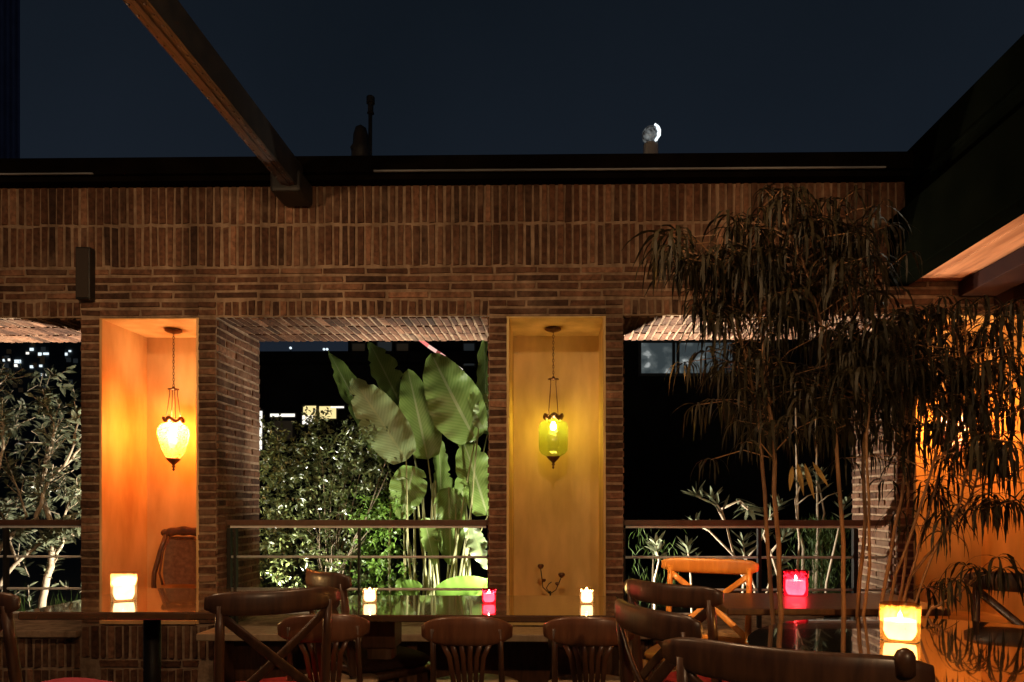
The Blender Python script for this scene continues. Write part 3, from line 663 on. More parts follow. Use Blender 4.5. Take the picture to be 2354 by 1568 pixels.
# ------------------------------------------------------------------ tables
def rect_table(x0, x1, y0, y1, rot, label, posts, th=.034, topmat='table_top', z=.75, pm='black_steel', flare=False):
    t = thing('dining_table', label, 'table', ((x0+x1)/2, (y0+y1)/2, 0), rot); cx, cy = (x0+x1)/2, (y0+y1)/2
    mb = MB(); mb.box((x0-cx, y0-cy, z-th), (x1-cx, y1-cy, z)); mb.build('table_top', M[topmat], parent=t, local=True, bevel=.006)
    for px_, py_ in posts:
        X, Y = px_-cx, py_-cy
        mb = MB()
        if flare: mb.sweep([(X, Y, .03), (X, Y, .2), (X, Y, .38), (X, Y, .50), (X, Y, .56)], .20, .16, up=(0, 1, 0), sc=[(1.05, 1), (.95, .95), (.75, .8), (.62, .7), (.62, .7)], rnd=.25)
        else: mb.tube([(X, Y, .03), (X, Y, z-th-.02)], .038, k=20)
        pd = mb.build('pedestal', M[pm], parent=t, smooth=not flare, local=True)
        mb = MB()
        if flare: mb.box((X-.075, Y-.07, .5605), (X+.075, Y+.07, z-th-.0005))
        else: mb.box((X-.16, Y-.16, z-th-.02), (X+.16, Y+.16, z-th-.0005))
        mb.build('collar', M['dark_wood'] if flare else M[pm], parent=pd, local=True, bevel=.004)
        mb = MB(); mb.box((X-.22, Y-.22, 0), (X+.22, Y+.22, .0295)); mb.build('foot_plate', M[pm], parent=pd, local=True, bevel=.008)
    return t
rect_table(-2.26, -1.42, 2.93, 3.78, .012, 'varnished square table mirroring the orange niche, holding one clear candle', [(-1.93, 3.35)])
rect_table(-1.02, .30, 2.87, 3.50, 0, 'long varnished table holding three small votive candles', [(PXX(878, 3.2), 3.2), (.04, 3.2)], pm='pedestal', flare=True, th=.03)
rect_table(.74, 1.70, 3.07, 3.62, 0, 'dark wooden table under the red glass candle behind the plant stems', [(1.3, 3.35)], th=.03, topmat='dark_wood')
ct = thing('round_table', 'round black glossy table mirroring the orange wall and holding the large amber candle', 'table', (1.27, 2.20, 0))
mb = MB(); R = .66; mb.lathe([(0, .722), (R-.01, .722), (R, .728), (R, .744), (R-.006, .75), (0, .75)], (1.27, 2.2, 0), k=96); mb.build('table_top', M['table_dark'], ct, bevel=0)
mb = MB(); mb.lathe([(.24, 0), (.24, .02), (.06, .05), (.045, .1), (.045, .66), (.12, .72)], (1.27, 2.2, 0), k=32); mb.build('pedestal', M['black_steel'], ct, smooth=True)

# ------------------------------------------------------------------ candles in glasses
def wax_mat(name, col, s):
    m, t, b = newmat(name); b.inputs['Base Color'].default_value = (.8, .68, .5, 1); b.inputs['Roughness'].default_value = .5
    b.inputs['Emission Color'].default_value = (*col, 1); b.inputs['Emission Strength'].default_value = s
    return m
GL_CLEAR = tinted_glass('clear_candle_glass', (.98, .94, .88), .20, (1, .68, .36), rough=.04, bumpscale=25, fres=True)
GL_AMBER = tinted_glass('amber_candle_glass', (1.0, .82, .56), .22, (1, .50, .15), rough=.05, bumpscale=25, fres=True)
GL_RED = tinted_glass('red_candle_glass', (1.0, .26, .40), .26, (1, .03, .12), rough=.05, bumpscale=25, fres=True)
def candle(px, ybase, Y, wpx, hpx, label, glass, wax, flame_power, fillq=.62, square=0):
    p = P(px, ybase, Y); s = Y/F_PX; r = wpx*s/2; h = hpx*s; z0 = .7512
    t = thing('candle_glass', label, 'candle', (p.x, Y, z0), group='lit candles in glass tumblers'); c = (p.x, Y, 0)
    th = r*.08
    mb = MB(); mb.lathe([(r*.90, z0), (r*.97, z0+.003), (r*.98, z0+h*.3), (r, z0+h*.95), (r*1.005, z0+h*.985), (r*.99, z0+h), (r-th, z0+h*.99), (r-th*1.1, z0+h*.3), (r*.93-th, z0+.006), (0, z0+.005)], c, k=32, cap=False)
    mb.build('glass', glass, t, smooth=True)
    mb = MB(); q = r-th*1.5; zw = z0+h*fillq
    mb.lathe([(0, z0+.0085), (q*.92, z0+.009), (q*.96, z0+h*.1), (q*.97, zw-h*.05), (q*.88, zw), (q*.4, zw-h*.03), (0, zw-h*.045)], c, k=28); mb.build('wax', wax, t, smooth=True)
    mb = MB(); mb.tube([(p.x, Y, zw-h*.045), (p.x+.001, Y, zw+h*.02)], .0012, k=5); wk = mb.build('wick', M['black_steel'], t)
    fl = h*.20; mb = MB(); mb.lathe([(0, 0), (fl*.16, fl*.12), (fl*.24, fl*.32), (fl*.18, fl*.6), (fl*.07, fl*.85), (0, fl)], (p.x, Y, zw+h*.005), k=10)
    area = 4*PI*(fl*.24)*(fl*.4); st = flame_power/(PI*area)
    mb.build('flame', emit('flame', (1, .60, .22), st), t, smooth=True)
    return t
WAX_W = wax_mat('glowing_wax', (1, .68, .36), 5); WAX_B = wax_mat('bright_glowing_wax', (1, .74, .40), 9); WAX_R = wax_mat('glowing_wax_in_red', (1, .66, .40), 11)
candle(285, 1383, P(285, 1383, 3.28).y, 54, 64, 'clear ribbed candle glass alone on the table mirroring the orange niche', GL_CLEAR, WAX_W, 9)
candle(850, 1385, 3.24, 33, 33, 'small yellow votive on the long table before the paddle leaf stems', GL_CLEAR, WAX_W, 2.2, .8)
candle(1124, 1386, 3.23, 33, 32, 'small red votive on the long table before the brick pillar', GL_RED, WAX_R, 2.6, .7)
candle(1349, 1386, 3.22, 33, 34, 'small yellow votive on the long table below the ochre niche', GL_CLEAR, WAX_W, 2.2, .85)
candle(1829, 1369, 3.5, 55, 58, 'tall red candle glass glowing between the plant stems', GL_RED, WAX_R, 4, .62)
candle(2069, 1470, 2.36, 86, 84, 'large amber candle glass on the round black table', GL_AMBER, WAX_B, 10, .56)

# ------------------------------------------------------------------ foliage helpers
def leaf(mb, base, d, n, L, W, droop=.15, seg=3, fold=.12, mi=0, cup=0):
    """pointed leaf: base, direction, face normal"""
    d = V(d).normalized(); n = V(n); sd = d.cross(n)
    if sd.length < 1e-4: n = V((.3, .5, .8)); sd = d.cross(n)
    sd.normalize(); n = sd.cross(d).normalized(); vs = []
    for i in range(seg+1):
        q = i/seg; wv = math.sin(PI*(q**.8)*.98+.03)*W*.5; c = base + d*(L*q) - V((0, 0, 1))*(droop*L*q*q)
        vs += [c + sd*wv + n*(fold*wv), c, c - sd*wv + n*(fold*wv)]
    fs = []
    for i in range(seg):
        a = i*3; fs += [(a, a+1, a+4, a+3), (a+1, a+2, a+5, a+4)]
    mb.add(vs, fs, mi)
def rdir(up=.2):
    while True:
        v = V((rnd(-1, 1), rnd(-1, 1), rnd(-1, 1)))
        if .1 < v.length < 1: return (v.normalized() + V((0, 0, up))).normalized()
def wander(a, b, n=7, j=.05):
    a, b = V(a), V(b); out = [a]
    for i in range(1, n):
        q = i/n; out.append(a.lerp(b, q) + V((rnd(-j, j), rnd(-j, j), rnd(-j, j)*.6)))
    return out + [b]

# shrub with pale twisted branches and leaf whorls (first opening)
tr = thing('garden_tree', 'leafy tree with pale twisted branches lit white behind the railing', 'tree', P(100, 1440, 5.9))
mbw, mbl = MB(), MB()
limbs = [([(92,1460),(98,1380),(118,1300),(128,1230),(95,1130),(100,1080),(120,1000)], .030), ([(118,1290),(150,1240),(190,1215)], .014), ([(0,1345),(35,1300),(95,1245),(140,1220),(165,1205)], .017),
         ([(-20,1330),(0,1260),(30,1225),(75,1205)], .022), ([(85,1200),(92,1160),(100,1120),(150,1070),(185,1030)], .018), ([(100,1110),(105,1060),(122,1040),(124,970),(105,920)], .011), ([(150,1070),(175,1010),(180,960)], .010),
         ([(-30,1200),(-10,1100),(10,1030),(5,960)], .016), ([(-60,1100),(-40,980),(-20,900),(20,860)], .014), ([(60,1190),(40,1120),(20,1080)], .009), ([(130,1225),(165,1150),(185,1120)], .010), ([(40,1300),(10,1200),(-30,1120)], .012)]
tips = []
for pts, r0 in limbs:
    yy = rnd(5.42, 5.62); w3 = [P(x, y, yy+rnd(-.06, .06)) for x, y in pts]; fine = []
    for i in range(len(w3)-1):
        for q in (0, .34, .67): fine.append(w3[i].lerp(w3[i+1], q) + V((rnd(-.008, .008), rnd(-.01, .01), rnd(-.008, .008))))
    fine.append(w3[-1]); n = len(fine)
    mb = MB(); mb.tube(fine, [r0*(1-.62*i/n) for i in range(n)], k=8); mb.build('trunk' if r0 > .025 else 'branch', M['bark_pale'], tr, smooth=True)
    tips += [(p, (fine[min(i+1, n-1)]-fine[max(i-1, 0)]).normalized()) for i, p in enumerate(fine) if i > n*.25]
for k_ in range(330):
    p = P(rnd(-150, 186), 850 + 350*random.random()**.9 if random.random() < .86 else rnd(1200, 1400), rnd(5.66, 7.0)); ax = rdir(.6)
    if rnd(0, 1) < .4: p, ax = random.choice(tips); ax = (ax + rdir(.2)*.6).normalized()
    nl = random.randint(7, 13); tw = [p, p + ax*rnd(.10, .2)]
    mbl.tube(tw, .0032, k=5, mi=1)
    for i in range(nl):
        q = i/nl; b = tw[0].lerp(tw[1], q); sdv = rdir(0); d = (ax*.55 + (sdv - ax*sdv.dot(ax)).normalized()*.9)
        leaf(mbl, b, d, ax + rdir(0)*.4, rnd(.055, .105), rnd(.022, .034), droop=rnd(.05, .3), seg=3)
mbl.build('crown', [M['leaf_pale'], M['bark_pale']], tr)

# small leaved bush (middle opening)
bu = thing('leafy_bush', 'rounded small leaved bush with thin stems behind the middle railing', 'bush', P(760, 1440, 5.75))
mbw, mbl, mby = MB(), MB(), MB()
root = P(765, 1450, 5.75)
def inbush(x, y):
    # outline of the bush in the photo
    top = 968 + 0.0016*(x-745)**2 + 26*math.sin(x*.05) + 14*math.sin(x*.17)
    if x < 612: top += (612-x)*5
    return y > top
n = 0; twigs = []
for i in range(20):
    q = P(rnd(650, 900), rnd(985, 1300), rnd(5.55, 6.3)); mid = root.lerp(q, .45) + V((rnd(-.08, .08), rnd(-.08, .08), .18))
    pts = [root + V((rnd(-.10, .10), rnd(-.08, .08), 0)), root.lerp(mid, .6) + V((rnd(-.05, .05), rnd(-.05, .05), .04)), mid, mid.lerp(q, .6) + V((rnd(-.04, .04), 0, .03)), q]
    mbw.tube(pts, [.010, .008, .006, .004, .002], k=5); twigs.append(q)
while n < 1500:
    x, y = rnd(592, 925), rnd(930, 1400)
    if not inbush(x, y) or (x > 880 and y < 1130): continue
    yel = (x > 835 and y > 1150) or (x > 790 and y > 1130 and rnd(0, 1) < .35)  # lime leaf colour paints the lit lower right of the bush
    p = P(x, y, rnd(5.45, 6.45)); ax = rdir(.25); L = rnd(.08, .17); tw = p + ax*L; n += 1
    for i in range(random.randint(6, 11)):
        b = p.lerp(tw, (i+.5)/8); s_ = rdir(0); leaf(mby if yel else mbl, b, ax*.5 + s_, rdir(.7), rnd(.030, .060), rnd(.015, .026), droop=.15, seg=2)
mbw.build('stems', M['bark_dark'], bu, smooth=True); mbl.build('foliage', M['leaf_small'], bu)
mby.build('young_foliage', M['leaf_lime'], bu)

# giant paddle leaves (middle opening)
gp = thing('paddle_leaf_plant', 'tall plant with giant paddle leaves lit pale green between bush and pillar', 'plant', P(1010, 1450, 5.8))
def blade(mb, tip, base, wpx, Y, side=0, curl=.10, wavy=.02, tilt=0, tear=False):
    T, B = P(*tip, Y+tilt), P(*base, Y); ax = (T-B); L = ax.length; d = ax/L
    nrm = V((math.sin(side), -math.cos(side), .12)); sd = d.cross(nrm).normalized(); nrm = sd.cross(d).normalized()
    if nrm.y > 0: nrm = -nrm
    Wd = wpx*Y/F_PX*.5; ns, nw = 34, 8; vs = []; uvs = []
    ph = rnd(0, 6); cuts = {(random.randint(6, 30), random.choice((-1, 1))): rnd(.55, .85) for _ in range(5)} if tear else {}
    for i in range(ns+1):
        q = i/ns
        wv = Wd*(math.sin(PI*min(1, q*.94+.05)**.78))**.62 if 0 < q < 1 else 0
        c = B + d*(L*q) + nrm*(-curl*L*(q-.5)**2*1.0)
        for j in range(-nw//2, nw//2+1):
            u = j/(nw/2)
            cq = cuts.get((i, 1 if u > 0 else -1), 1)
            if abs(u) > .9: u = u*cq
            off = nrm*(.22*wv*(u*u) + wavy*abs(u)*math.sin(q*11+ph+(2 if u > 0 else 0)) + wavy*.5*u*u*math.sin(q*37+ph*2))
            vs.append(c + sd*(u*wv) + off); uvs.append((u, q, 0))
    fs = [(i*(nw+1)+j, i*(nw+1)+j+1, (i+1)*(nw+1)+j+1, (i+1)*(nw+1)+j) for i in range(ns) for j in range(nw)]
    o = mb.add(vs, fs)
    for i, u in enumerate(uvs): mb.uv[o+i] = u
    return B
blades = [((811,868),(934,1058),104,5.62,.15,.10), ((990,812),(1092,1012),128,5.70,-.25,.10), ((757,806),(890,1066),74,6.10,.9,.05), ((848,782),(936,960),84,6.15,.8,.05), ((938,848),(984,1056),92,5.85,.35,.08),
          ((920,1194),(952,1072),84,5.66,.1,.10), ((1063,1004),(1122,1184),98,5.78,.5,.10), ((1036,1300),(1032,1120),78,5.85,.2,.06), ((1118,1310),(1080,1200),46,5.62,-.3,.05), ((1000,1300),(975,1190),42,5.7,.6,.05),
          ((1112,780),(1120,1000),70,6.25,-.9,.05), ((1118,905),(1100,985),40,5.66,-.2,.05), ((1010,1010),(1015,1180),60,6.2,.9,.05), ((1090,1020),(1060,1150),60,6.3,.7,.05)]
rootp = P(1000, 1460, 5.85)
for ib, (tip, base, wpx, Y, sd, cu) in enumerate(blades):
    mb = MB(); B = blade(mb, tip, base, wpx, Y, sd, cu, wavy=rnd(.010, .026), tear=(ib % 3 != 1)); mb.build('paddle_leaf', M['leaf_big_pale'] if ib in (0, 8, 11) else M['leaf_big'], gp, smooth=True)
    down = tip[1] > base[1]
    foot = P(base[0]*.35 + 1000*.65 + rnd(-40, 40), 1460, Y+.1)
    mb = MB(); mid = B.lerp(foot, .5) + V((rnd(-.03, .03), 0, .05 if not down else .12))
    mb.tube([foot, foot.lerp(mid, .5), mid, mid.lerp(B, .5) + V((0, 0, .02)), B], [.013, .012, .010, .008, .005], k=8); mb.build('leaf_stalk', M['stem_green'], gp, smooth=True)
for x in (905, 925, 958, 968, 985, 1000, 1045, 1062, 1080):
    mb = MB(); a, b = P(x+rnd(-8, 8), 1460, 5.75), P(x+rnd(-14, 14), rnd(1080, 1200), 5.8); mb.tube([a, a.lerp(b, .5)+V((rnd(-.02, .02), 0, 0)), b], [.014, .012, .007], k=8); mb.build('leaf_stalk', M['stem_green'], gp, smooth=True)
# low lime leaves at the foot
for lab, Lf in (('low bright green plant with a broad leaf at the foot of the paddle leaves', [((1120,1335),(1000,1372),62,5.55,.3), ((1150,1330),(1090,1380),52,5.6,-.3), ((985,1400),(1060,1368),50,5.62,.2)]),
                ('low bright green plant with small round leaves beside the small leaved bush', [((970,1345),(922,1360),44,5.55,.2), ((915,1330),(940,1372),40,5.6,.0), ((900,1390),(945,1365),36,5.6,.4)])):
    lp = thing('broad_leaf_plant', lab, 'plant', P(Lf[0][1][0], 1460, 5.6), group='low broad leaf plants')
    for tip, base, wpx, Y, sd in Lf:
        mb = MB(); B = blade(mb, tip, base, wpx, Y, sd, .12, .006); mb.build('leaf', M['leaf_lime'], lp, smooth=True)
        mb = MB(); mb.tube([P(base[0]+rnd(-15, 15), 1460, Y+.05), B.lerp(P(base[0], 1460, Y), .5), B], [.008, .007, .004], k=6); mb.build('leaf_stalk', M['stem_green'], lp, smooth=True)

# oleander whorls (third opening)
ol = thing('oleander_shrub', 'open shrub with star shaped leaf whorls lit pale behind the railing', 'shrub', P(1650, 1460, 5.6))
mbw, mbl = MB(), MB()
br = [([(1720,1350),(1690,1290),(1672,1215),(1660,1175),(1640,1150)], 'w'), ([(1672,1210),(1645,1160),(1600,1140)], 'w'), ([(1690,1280),(1660,1250),(1630,1220),(1600,1205)], ''), ([(1735,1350),(1712,1290),(1708,1245)], 'w'), ([(1712,1290),(1745,1250),(1765,1215)], 'w'),
      ([(1790,1330),(1772,1270),(1755,1230),(1770,1190),(1790,1165)], 'w'), ([(1772,1270),(1810,1225)], 'w'), ([(1590,1360),(1585,1290),(1580,1260)], 'w'), ([(1655,1172),(1700,1150),(1720,1165)], 'w'), ([(1700,1155),(1730,1180)], 'w'), ([(1830,1340),(1838,1250),(1828,1150),(1850,1090)], 'w'),
      ([(1870,1290),(1895,1180),(1880,1100)], 'w'), ([(1760,1370),(1775,1320),(1790,1300)], 'w'), ([(1505,1330),(1515,1290),(1508,1255)], 'w'), ([(1900,1340),(1925,1230),(1940,1160)], 'w'), ([(1840,1440),(1850,1400)], 'w'), ([(1775,1440),(1770,1400)], 'w'), ([(1800,1440),(1790,1395)], 'w')]
for pts, kd in br:
    yy = rnd(5.4, 5.75); pts = ([(pts[0][0] + rnd(-12, 12), 1475)] if pts[0][1] > 1280 else []) + pts; w3 = [P(x, y, yy) for x, y in pts]; mb = MB(); mb.tube(w3, [.011-.006*i/len(w3) for i in range(len(w3))], k=6); mb.build('branch', M['bark_pale'], ol, smooth=True)
    tp = w3[-1]; ax = (w3[-1]-w3[-2]).normalized()
    for c, a2, nl in ((tp, ax, 9), (tp - ax*.05, ax, 6), (tp - ax*.11, ax, 3)):
        for i in range(nl):
            a = 2*PI*i/nl + rnd(-.3, .3); s_ = V((math.cos(a), math.sin(a)*.8, .25)); d = (a2*rnd(.25, .9) + s_*.8)
            leaf(mbl, c, d, V((0, -.4, 1)) + rdir(0)*.4, rnd(.09, .15), rnd(.022, .033), droop=rnd(0, .15), seg=4)
mbl.build('foliage', M['leaf_pale'], ol)
for x0, x1, yt in ((1832, 1838, 880), (1878, 1870, 860)):
    st = thing('bare_sapling', 'thin pale bare stem rising beside the oleander, %s' % ('thicker and forked' if x0 < 1850 else 'slender and straight'), 'sapling', P(x1, 1460, 5.7), group='bare pale saplings')
    mb = MB(); pts = [P(x1, 1460, 5.7), P(x1+6, 1350, 5.7), P(x1+9, 1260, 5.68), P(x0+2, 1215, 5.7), P(x0, 1100, 5.72), P(x0-4, yt, 5.7)]; mb.tube(pts, [.017, .015, .013, .011, .009, .005], k=8); mb.build('trunk', M['bark_pale'], st, smooth=True)
    mb = MB(); mb.tube([P(x0, 1160, 5.7), P(x0+25, 1140, 5.7), P(x0+60, 1128, 5.72)], [.006, .005, .003], k=6); mb.build('twig', M['bark_pale'], st, smooth=True)
df = thing('feathery_bush', 'faint dark grassy clump in the shade beside the ochre niche pillar', 'bush', P(1500, 1460, 6.5)); mbl = MB()
for i in range(170):
    x = random.gauss(1500, 36); y = 1215 + 190*random.random()**.8; p = P(x, y, rnd(6.3, 6.8)); leaf(mbl, p, V((rnd(-.6, .6), rnd(-.4, .4), 1)), V((0, -1, 0)) + rdir(0), rnd(.08, .18), rnd(.006, .011), droop=rnd(.1, .4), seg=2)
mbl.build('foliage', M['leaf_conifer'], df)
mb = MB(); mb.tube([P(1500, 1460, 6.5), P(1500, 1340, 6.5), P(1502, 1260, 6.5)], [.015, .01, .004]); mb.build('stem', M['bark_dark'], df)
cf = thing('feathery_bush', 'soft feathery green bush behind the railing near the red candle glass', 'bush', P(1885, 1460, 5.7)); mbl = MB()
for i in range(1300):
    q = random.random(); x = random.gauss(1890, 34); y = 1205 + 190*random.random(); p = P(x, y, rnd(5.55, 5.95)); d = V((rnd(-.6, .6), rnd(-.4, .4), 1)); leaf(mbl, p, d, V((0, -1, 0)) + rdir(0), rnd(.07, .15), rnd(.005, .009), droop=rnd(.1, .4), seg=2)
mbl.build('foliage', M['leaf_conifer'], cf)
mb = MB(); mb.tube([P(1885, 1460, 5.75), P(1888, 1330, 5.75), P(1890, 1240, 5.75)], [.015, .01, .004]); mb.build('stem', M['bark_pale'], cf)
# grass tufts
mbl = MB()
for i in range(700):
    x = random.choice((rnd(1790, 1960), rnd(600, 1120), rnd(-100, 180))); p = V((PXX(x, 5.6), rnd(5.35, 6.4), 0)); leaf(mbl, p, V((rnd(-.35, .35), rnd(-.35, .35), 1)), V((0, -1, .2)), rnd(.25, .62), rnd(.006, .012), droop=rnd(.05, .35), seg=3)
o = mbl.build('grass', M['leaf_conifer']); o['kind'] = 'stuff'

# ------------------------------------------------------------------ drooping false aralia in the foreground
def aleaf(mb, p, L, out, nleaf, size):
    """palmate leaf: petiole from p, then long narrow drooping toothed leaflets"""
    out = V(out).normalized(); c = p + out*L + V((0, 0, L*.25)); q0 = p.lerp(c, .5) + V((0, 0, L*.12))
    mb.tube([p, q0, c], [.0028, .0022, .0018], k=5, mi=1)
    az0 = math.atan2(out.y, out.x)
    for i in range(nleaf):
        az = az0 + (i/(nleaf-1)-.5)*2*PI*.92 + rnd(-.2, .2); hd = V((math.cos(az), math.sin(az), 0)); Lf = size*rnd(.65, 1.1)*(1-.25*abs(i/(nleaf-1)-.5)); wd = Lf*rnd(.040, .068)
        dr = rnd(.55, 1.25); seg = 7; pos = c.copy(); ang = rnd(-.25, .35); vs = []; sdv = V((-hd.y, hd.x, 0))
        sdv = (sdv + V((0, 0, rnd(-.5, .5)))).normalized(); wob = V((rnd(-1, 1), rnd(-1, 1), 0))*.10
        for k2 in range(seg+1):
            q = k2/seg; ww = wd*.5*(math.sin(PI*min(1, .06+q*.92))**.8)*(1 + (.30 if k2 % 2 else -.22))
            vs += [pos + sdv*ww, pos - sdv*ww]
            d = hd*math.cos(ang) + V((0, 0, math.sin(ang))); pos = pos + (d + wob*math.sin(k2*1.3+az))*(Lf/seg); ang -= dr*(3.4 if k2 < 3 else 1.6)/seg
            ang = max(ang, -1.5)
        mb.add(vs, [(2*k2, 2*k2+1, 2*k2+3, 2*k2+2) for k2 in range(seg)], 0)
YP = 2.98
pb = thing('planter_box', 'low terracotta planter holding the drooping dark plants behind the round table', 'planter', (1.27, 2.98, 0))
mb = MB(); mb.box((.86, 2.90, 0), (1.72, 3.055, .36)); mb.build('box', M['terracotta'], pb, bevel=.01)
mb = MB(); mb.box((.84, 2.885, .3605), (1.74, 3.065, .40)); mb.build('rim', M['terracotta'], pb, bevel=.008)
mb = MB(); mb.box((.87, 2.905, .4005), (1.71, 3.05, .408)); mb.build('soil', M['soil'], pb)
def aralia(label, stems, seedv, nper, size=(.17, .28)):
    random.seed(seedv); t = thing('false_aralia', label, 'plant', (PXX(stems[0][0][0][0], YP), YP, .408), group='drooping false aralias in the planter')
    mbl = MB()
    for pts, r0, leaf_from in stems:
        n = len(pts); w3 = [P(x, y, YP + d) for x, y, d in pts]; w3[0].z = .41
        fine = []
        for i in range(n-1):
            for q in (0, .25, .5, .75): fine.append(w3[i].lerp(w3[i+1], q) + V((rnd(-.006, .006), rnd(-.006, .006), 0)))
        fine.append(w3[-1]); m_n = len(fine)
        mb = MB(); mb.tube(fine, [r0*(1-.6*i/m_n) for i in range(m_n)], k=8); mb.build('stem', M['stem_tan'], t, smooth=True)
        zs = [p for p in fine if p.z > P(1278, leaf_from, YP).z]
        for i in range(nper if leaf_from < 1300 else 5):
            k2 = random.random()**.85*(len(zs)-1); a = int(k2); p = zs[a].lerp(zs[min(a+1, len(zs)-1)], k2-a)
            az = rnd(0, 2*PI); aleaf(mbl, p, rnd(.06, .28)*(1 if random.random() < .85 else 1.35), (math.cos(az), math.sin(az)*.85, rnd(-.3, .5)), random.randint(8, 12), rnd(*size))
        for i in range(3): az = rnd(0, 2*PI); aleaf(mbl, zs[-1], rnd(.05, .12), (math.cos(az), math.sin(az), .8), 10, rnd(*size))
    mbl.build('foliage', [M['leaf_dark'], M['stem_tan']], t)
    return t
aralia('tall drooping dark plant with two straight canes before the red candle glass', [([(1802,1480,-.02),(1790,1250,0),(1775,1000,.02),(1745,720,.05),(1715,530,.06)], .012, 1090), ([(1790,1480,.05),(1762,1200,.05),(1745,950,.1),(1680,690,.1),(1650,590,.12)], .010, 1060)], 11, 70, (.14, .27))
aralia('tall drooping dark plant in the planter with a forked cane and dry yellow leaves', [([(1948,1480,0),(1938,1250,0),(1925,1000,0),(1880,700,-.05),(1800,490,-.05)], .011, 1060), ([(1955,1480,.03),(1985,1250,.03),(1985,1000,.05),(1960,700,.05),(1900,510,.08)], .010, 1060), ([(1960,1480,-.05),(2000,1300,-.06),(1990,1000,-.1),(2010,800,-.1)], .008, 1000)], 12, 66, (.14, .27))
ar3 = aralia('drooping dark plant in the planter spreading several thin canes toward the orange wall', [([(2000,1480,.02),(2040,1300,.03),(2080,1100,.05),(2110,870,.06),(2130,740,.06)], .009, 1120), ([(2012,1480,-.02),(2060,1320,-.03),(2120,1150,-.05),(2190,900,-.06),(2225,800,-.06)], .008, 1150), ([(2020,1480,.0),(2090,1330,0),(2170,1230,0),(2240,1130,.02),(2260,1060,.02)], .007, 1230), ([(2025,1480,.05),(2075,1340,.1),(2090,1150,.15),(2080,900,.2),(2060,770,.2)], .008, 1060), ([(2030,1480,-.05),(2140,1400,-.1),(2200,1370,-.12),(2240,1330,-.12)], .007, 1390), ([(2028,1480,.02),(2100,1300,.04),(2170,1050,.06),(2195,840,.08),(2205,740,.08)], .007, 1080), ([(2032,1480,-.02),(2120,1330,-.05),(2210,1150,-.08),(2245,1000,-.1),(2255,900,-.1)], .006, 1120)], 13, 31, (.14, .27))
random.seed(5)
mb = MB()
for tip, base in (((1848,1140),(1832,1062)), ((1872,1148),(1850,1065)), ((1905,1120),(1868,1062)), ((1815,1130),(1822,1070))):
    B, T = P(*base, YP-.02), P(*tip, YP-.05); leaf(mb, B, T-B, V((0, -1, .3)), (T-B).length, .022, droop=0, seg=5)
mb.build('dry_leaf', M['leaf_dry'], ar3)

# ------------------------------------------------------------------ beyond the garden: houses, lights
def lit(name, col, s): return emit(name, col, s)
L_DIM, L_DIMC = lit('curtained_window_brown', (.30, .20, .10), .035), lit('curtained_window_grey', (.45, .55, .60), .024)  # glow for dim panes added to lift the black facades
L_WARM, L_WHITE, L_COOL = lit('lit_window_yellow', (1, .80, .35), 1.1), lit('lit_window_white', (1, .95, .85), 1.3), lit('lit_window_cool', (.8, .93, 1), 1.2)
def rectbox(mb, x0, y0, x1, y1, Y, th=.05):
    a, b = P(x0, y1, Y), P(x1, y0, Y); mb.box((a.x, Y, a.z), (b.x, Y+th, b.z))
hs_ = thing('neighbour_house', 'dark house with small yellow lit windows beyond the bush', 'house', (P(690, 1160, 16).x, 16, 0))
mb = MB(); a, b = P(470, 1160, 16), P(1130, 838, 16); mb.box((a.x, 16, 0), (b.x, 22, b.z)); q = P(800, 765, 16.1); mb.box((q.x, 16.1, b.z+.3), (b.x, 21, q.z)); mb.build('house_body', M['concrete'], hs_)
mb = MB(); mb.box((a.x-.3, 15.7, b.z+.002), (b.x+.3, 22.3, b.z+.25)); mb.build('roof_slab', M['concrete'], hs_)
for (x0, y0, x1, y1, m) in ((697, 933, 726, 968, L_WARM), (734, 934, 772, 962, L_WARM), (695, 955, 720, 975, L_WHITE), (621, 951, 677, 958, L_WHITE), (760, 934, 790, 938, L_WHITE), (630, 968, 672, 1010, L_DIM), (810, 790, 838, 812, L_DIM), (868, 786, 900, 815, L_DIMC), (912, 790, 938, 830, L_DIM), (1066, 790, 1090, 840, L_DIMC)):  # the dim panes among these are added to relieve the dark wall
    mb = MB(); rectbox(mb, x0-3, y0-3, x1+3, y1+3, 15.93, .05); f_ = mb.build('window', M['black_steel'], hs_)
    mb = MB(); rectbox(mb, x0, y0, x1, y1, 15.9, .02); mb.build('pane', m, f_)
lt = thing('tube_lamp', 'vertical white tube lamp beside the brick reveal', 'lamp', P(600, 1000, 9))
mb = MB(); mb.tube([P(600, 945, 9), P(599, 1036, 9)], .016, k=10); mb.build('tube', L_WHITE, lt)
mb = MB(); mb.box(tuple(P(595, 1040, 9.04)), tuple(P(605, 941, 9.08) + V((0, .03, 0)))); mb.build('mount', M['black_steel'], lt)
ls = thing('striped_light_tube', 'slanted red and white light tube above the paddle leaves', 'lamp', P(1012, 815, 7.5))
seg = [((965,780),(984,795),(1,.25,.22)), ((985,796),(1003,808),(1,.62,.52)), ((1004,809),(1011,813),(.35,.08,.07)), ((1012,814),(1022,821),(1,.5,.42)), ((1024,823),(1034,831),(.4,.1,.08)), ((1035,832),(1062,852),(1,.86,.76))]
for a, b, c in seg:
    mb = MB(); mb.tube([P(*a, 7.5), P(*b, 7.5)], .019, k=10); mb.build('tube_section', emit('tube_glow', c, 1.0), ls, smooth=True)
mb = MB(); mb.tube([P(965, 776, 7.55), P(1064, 850, 7.55)], .012, k=6); mb.build('mount', M['black_steel'], ls)
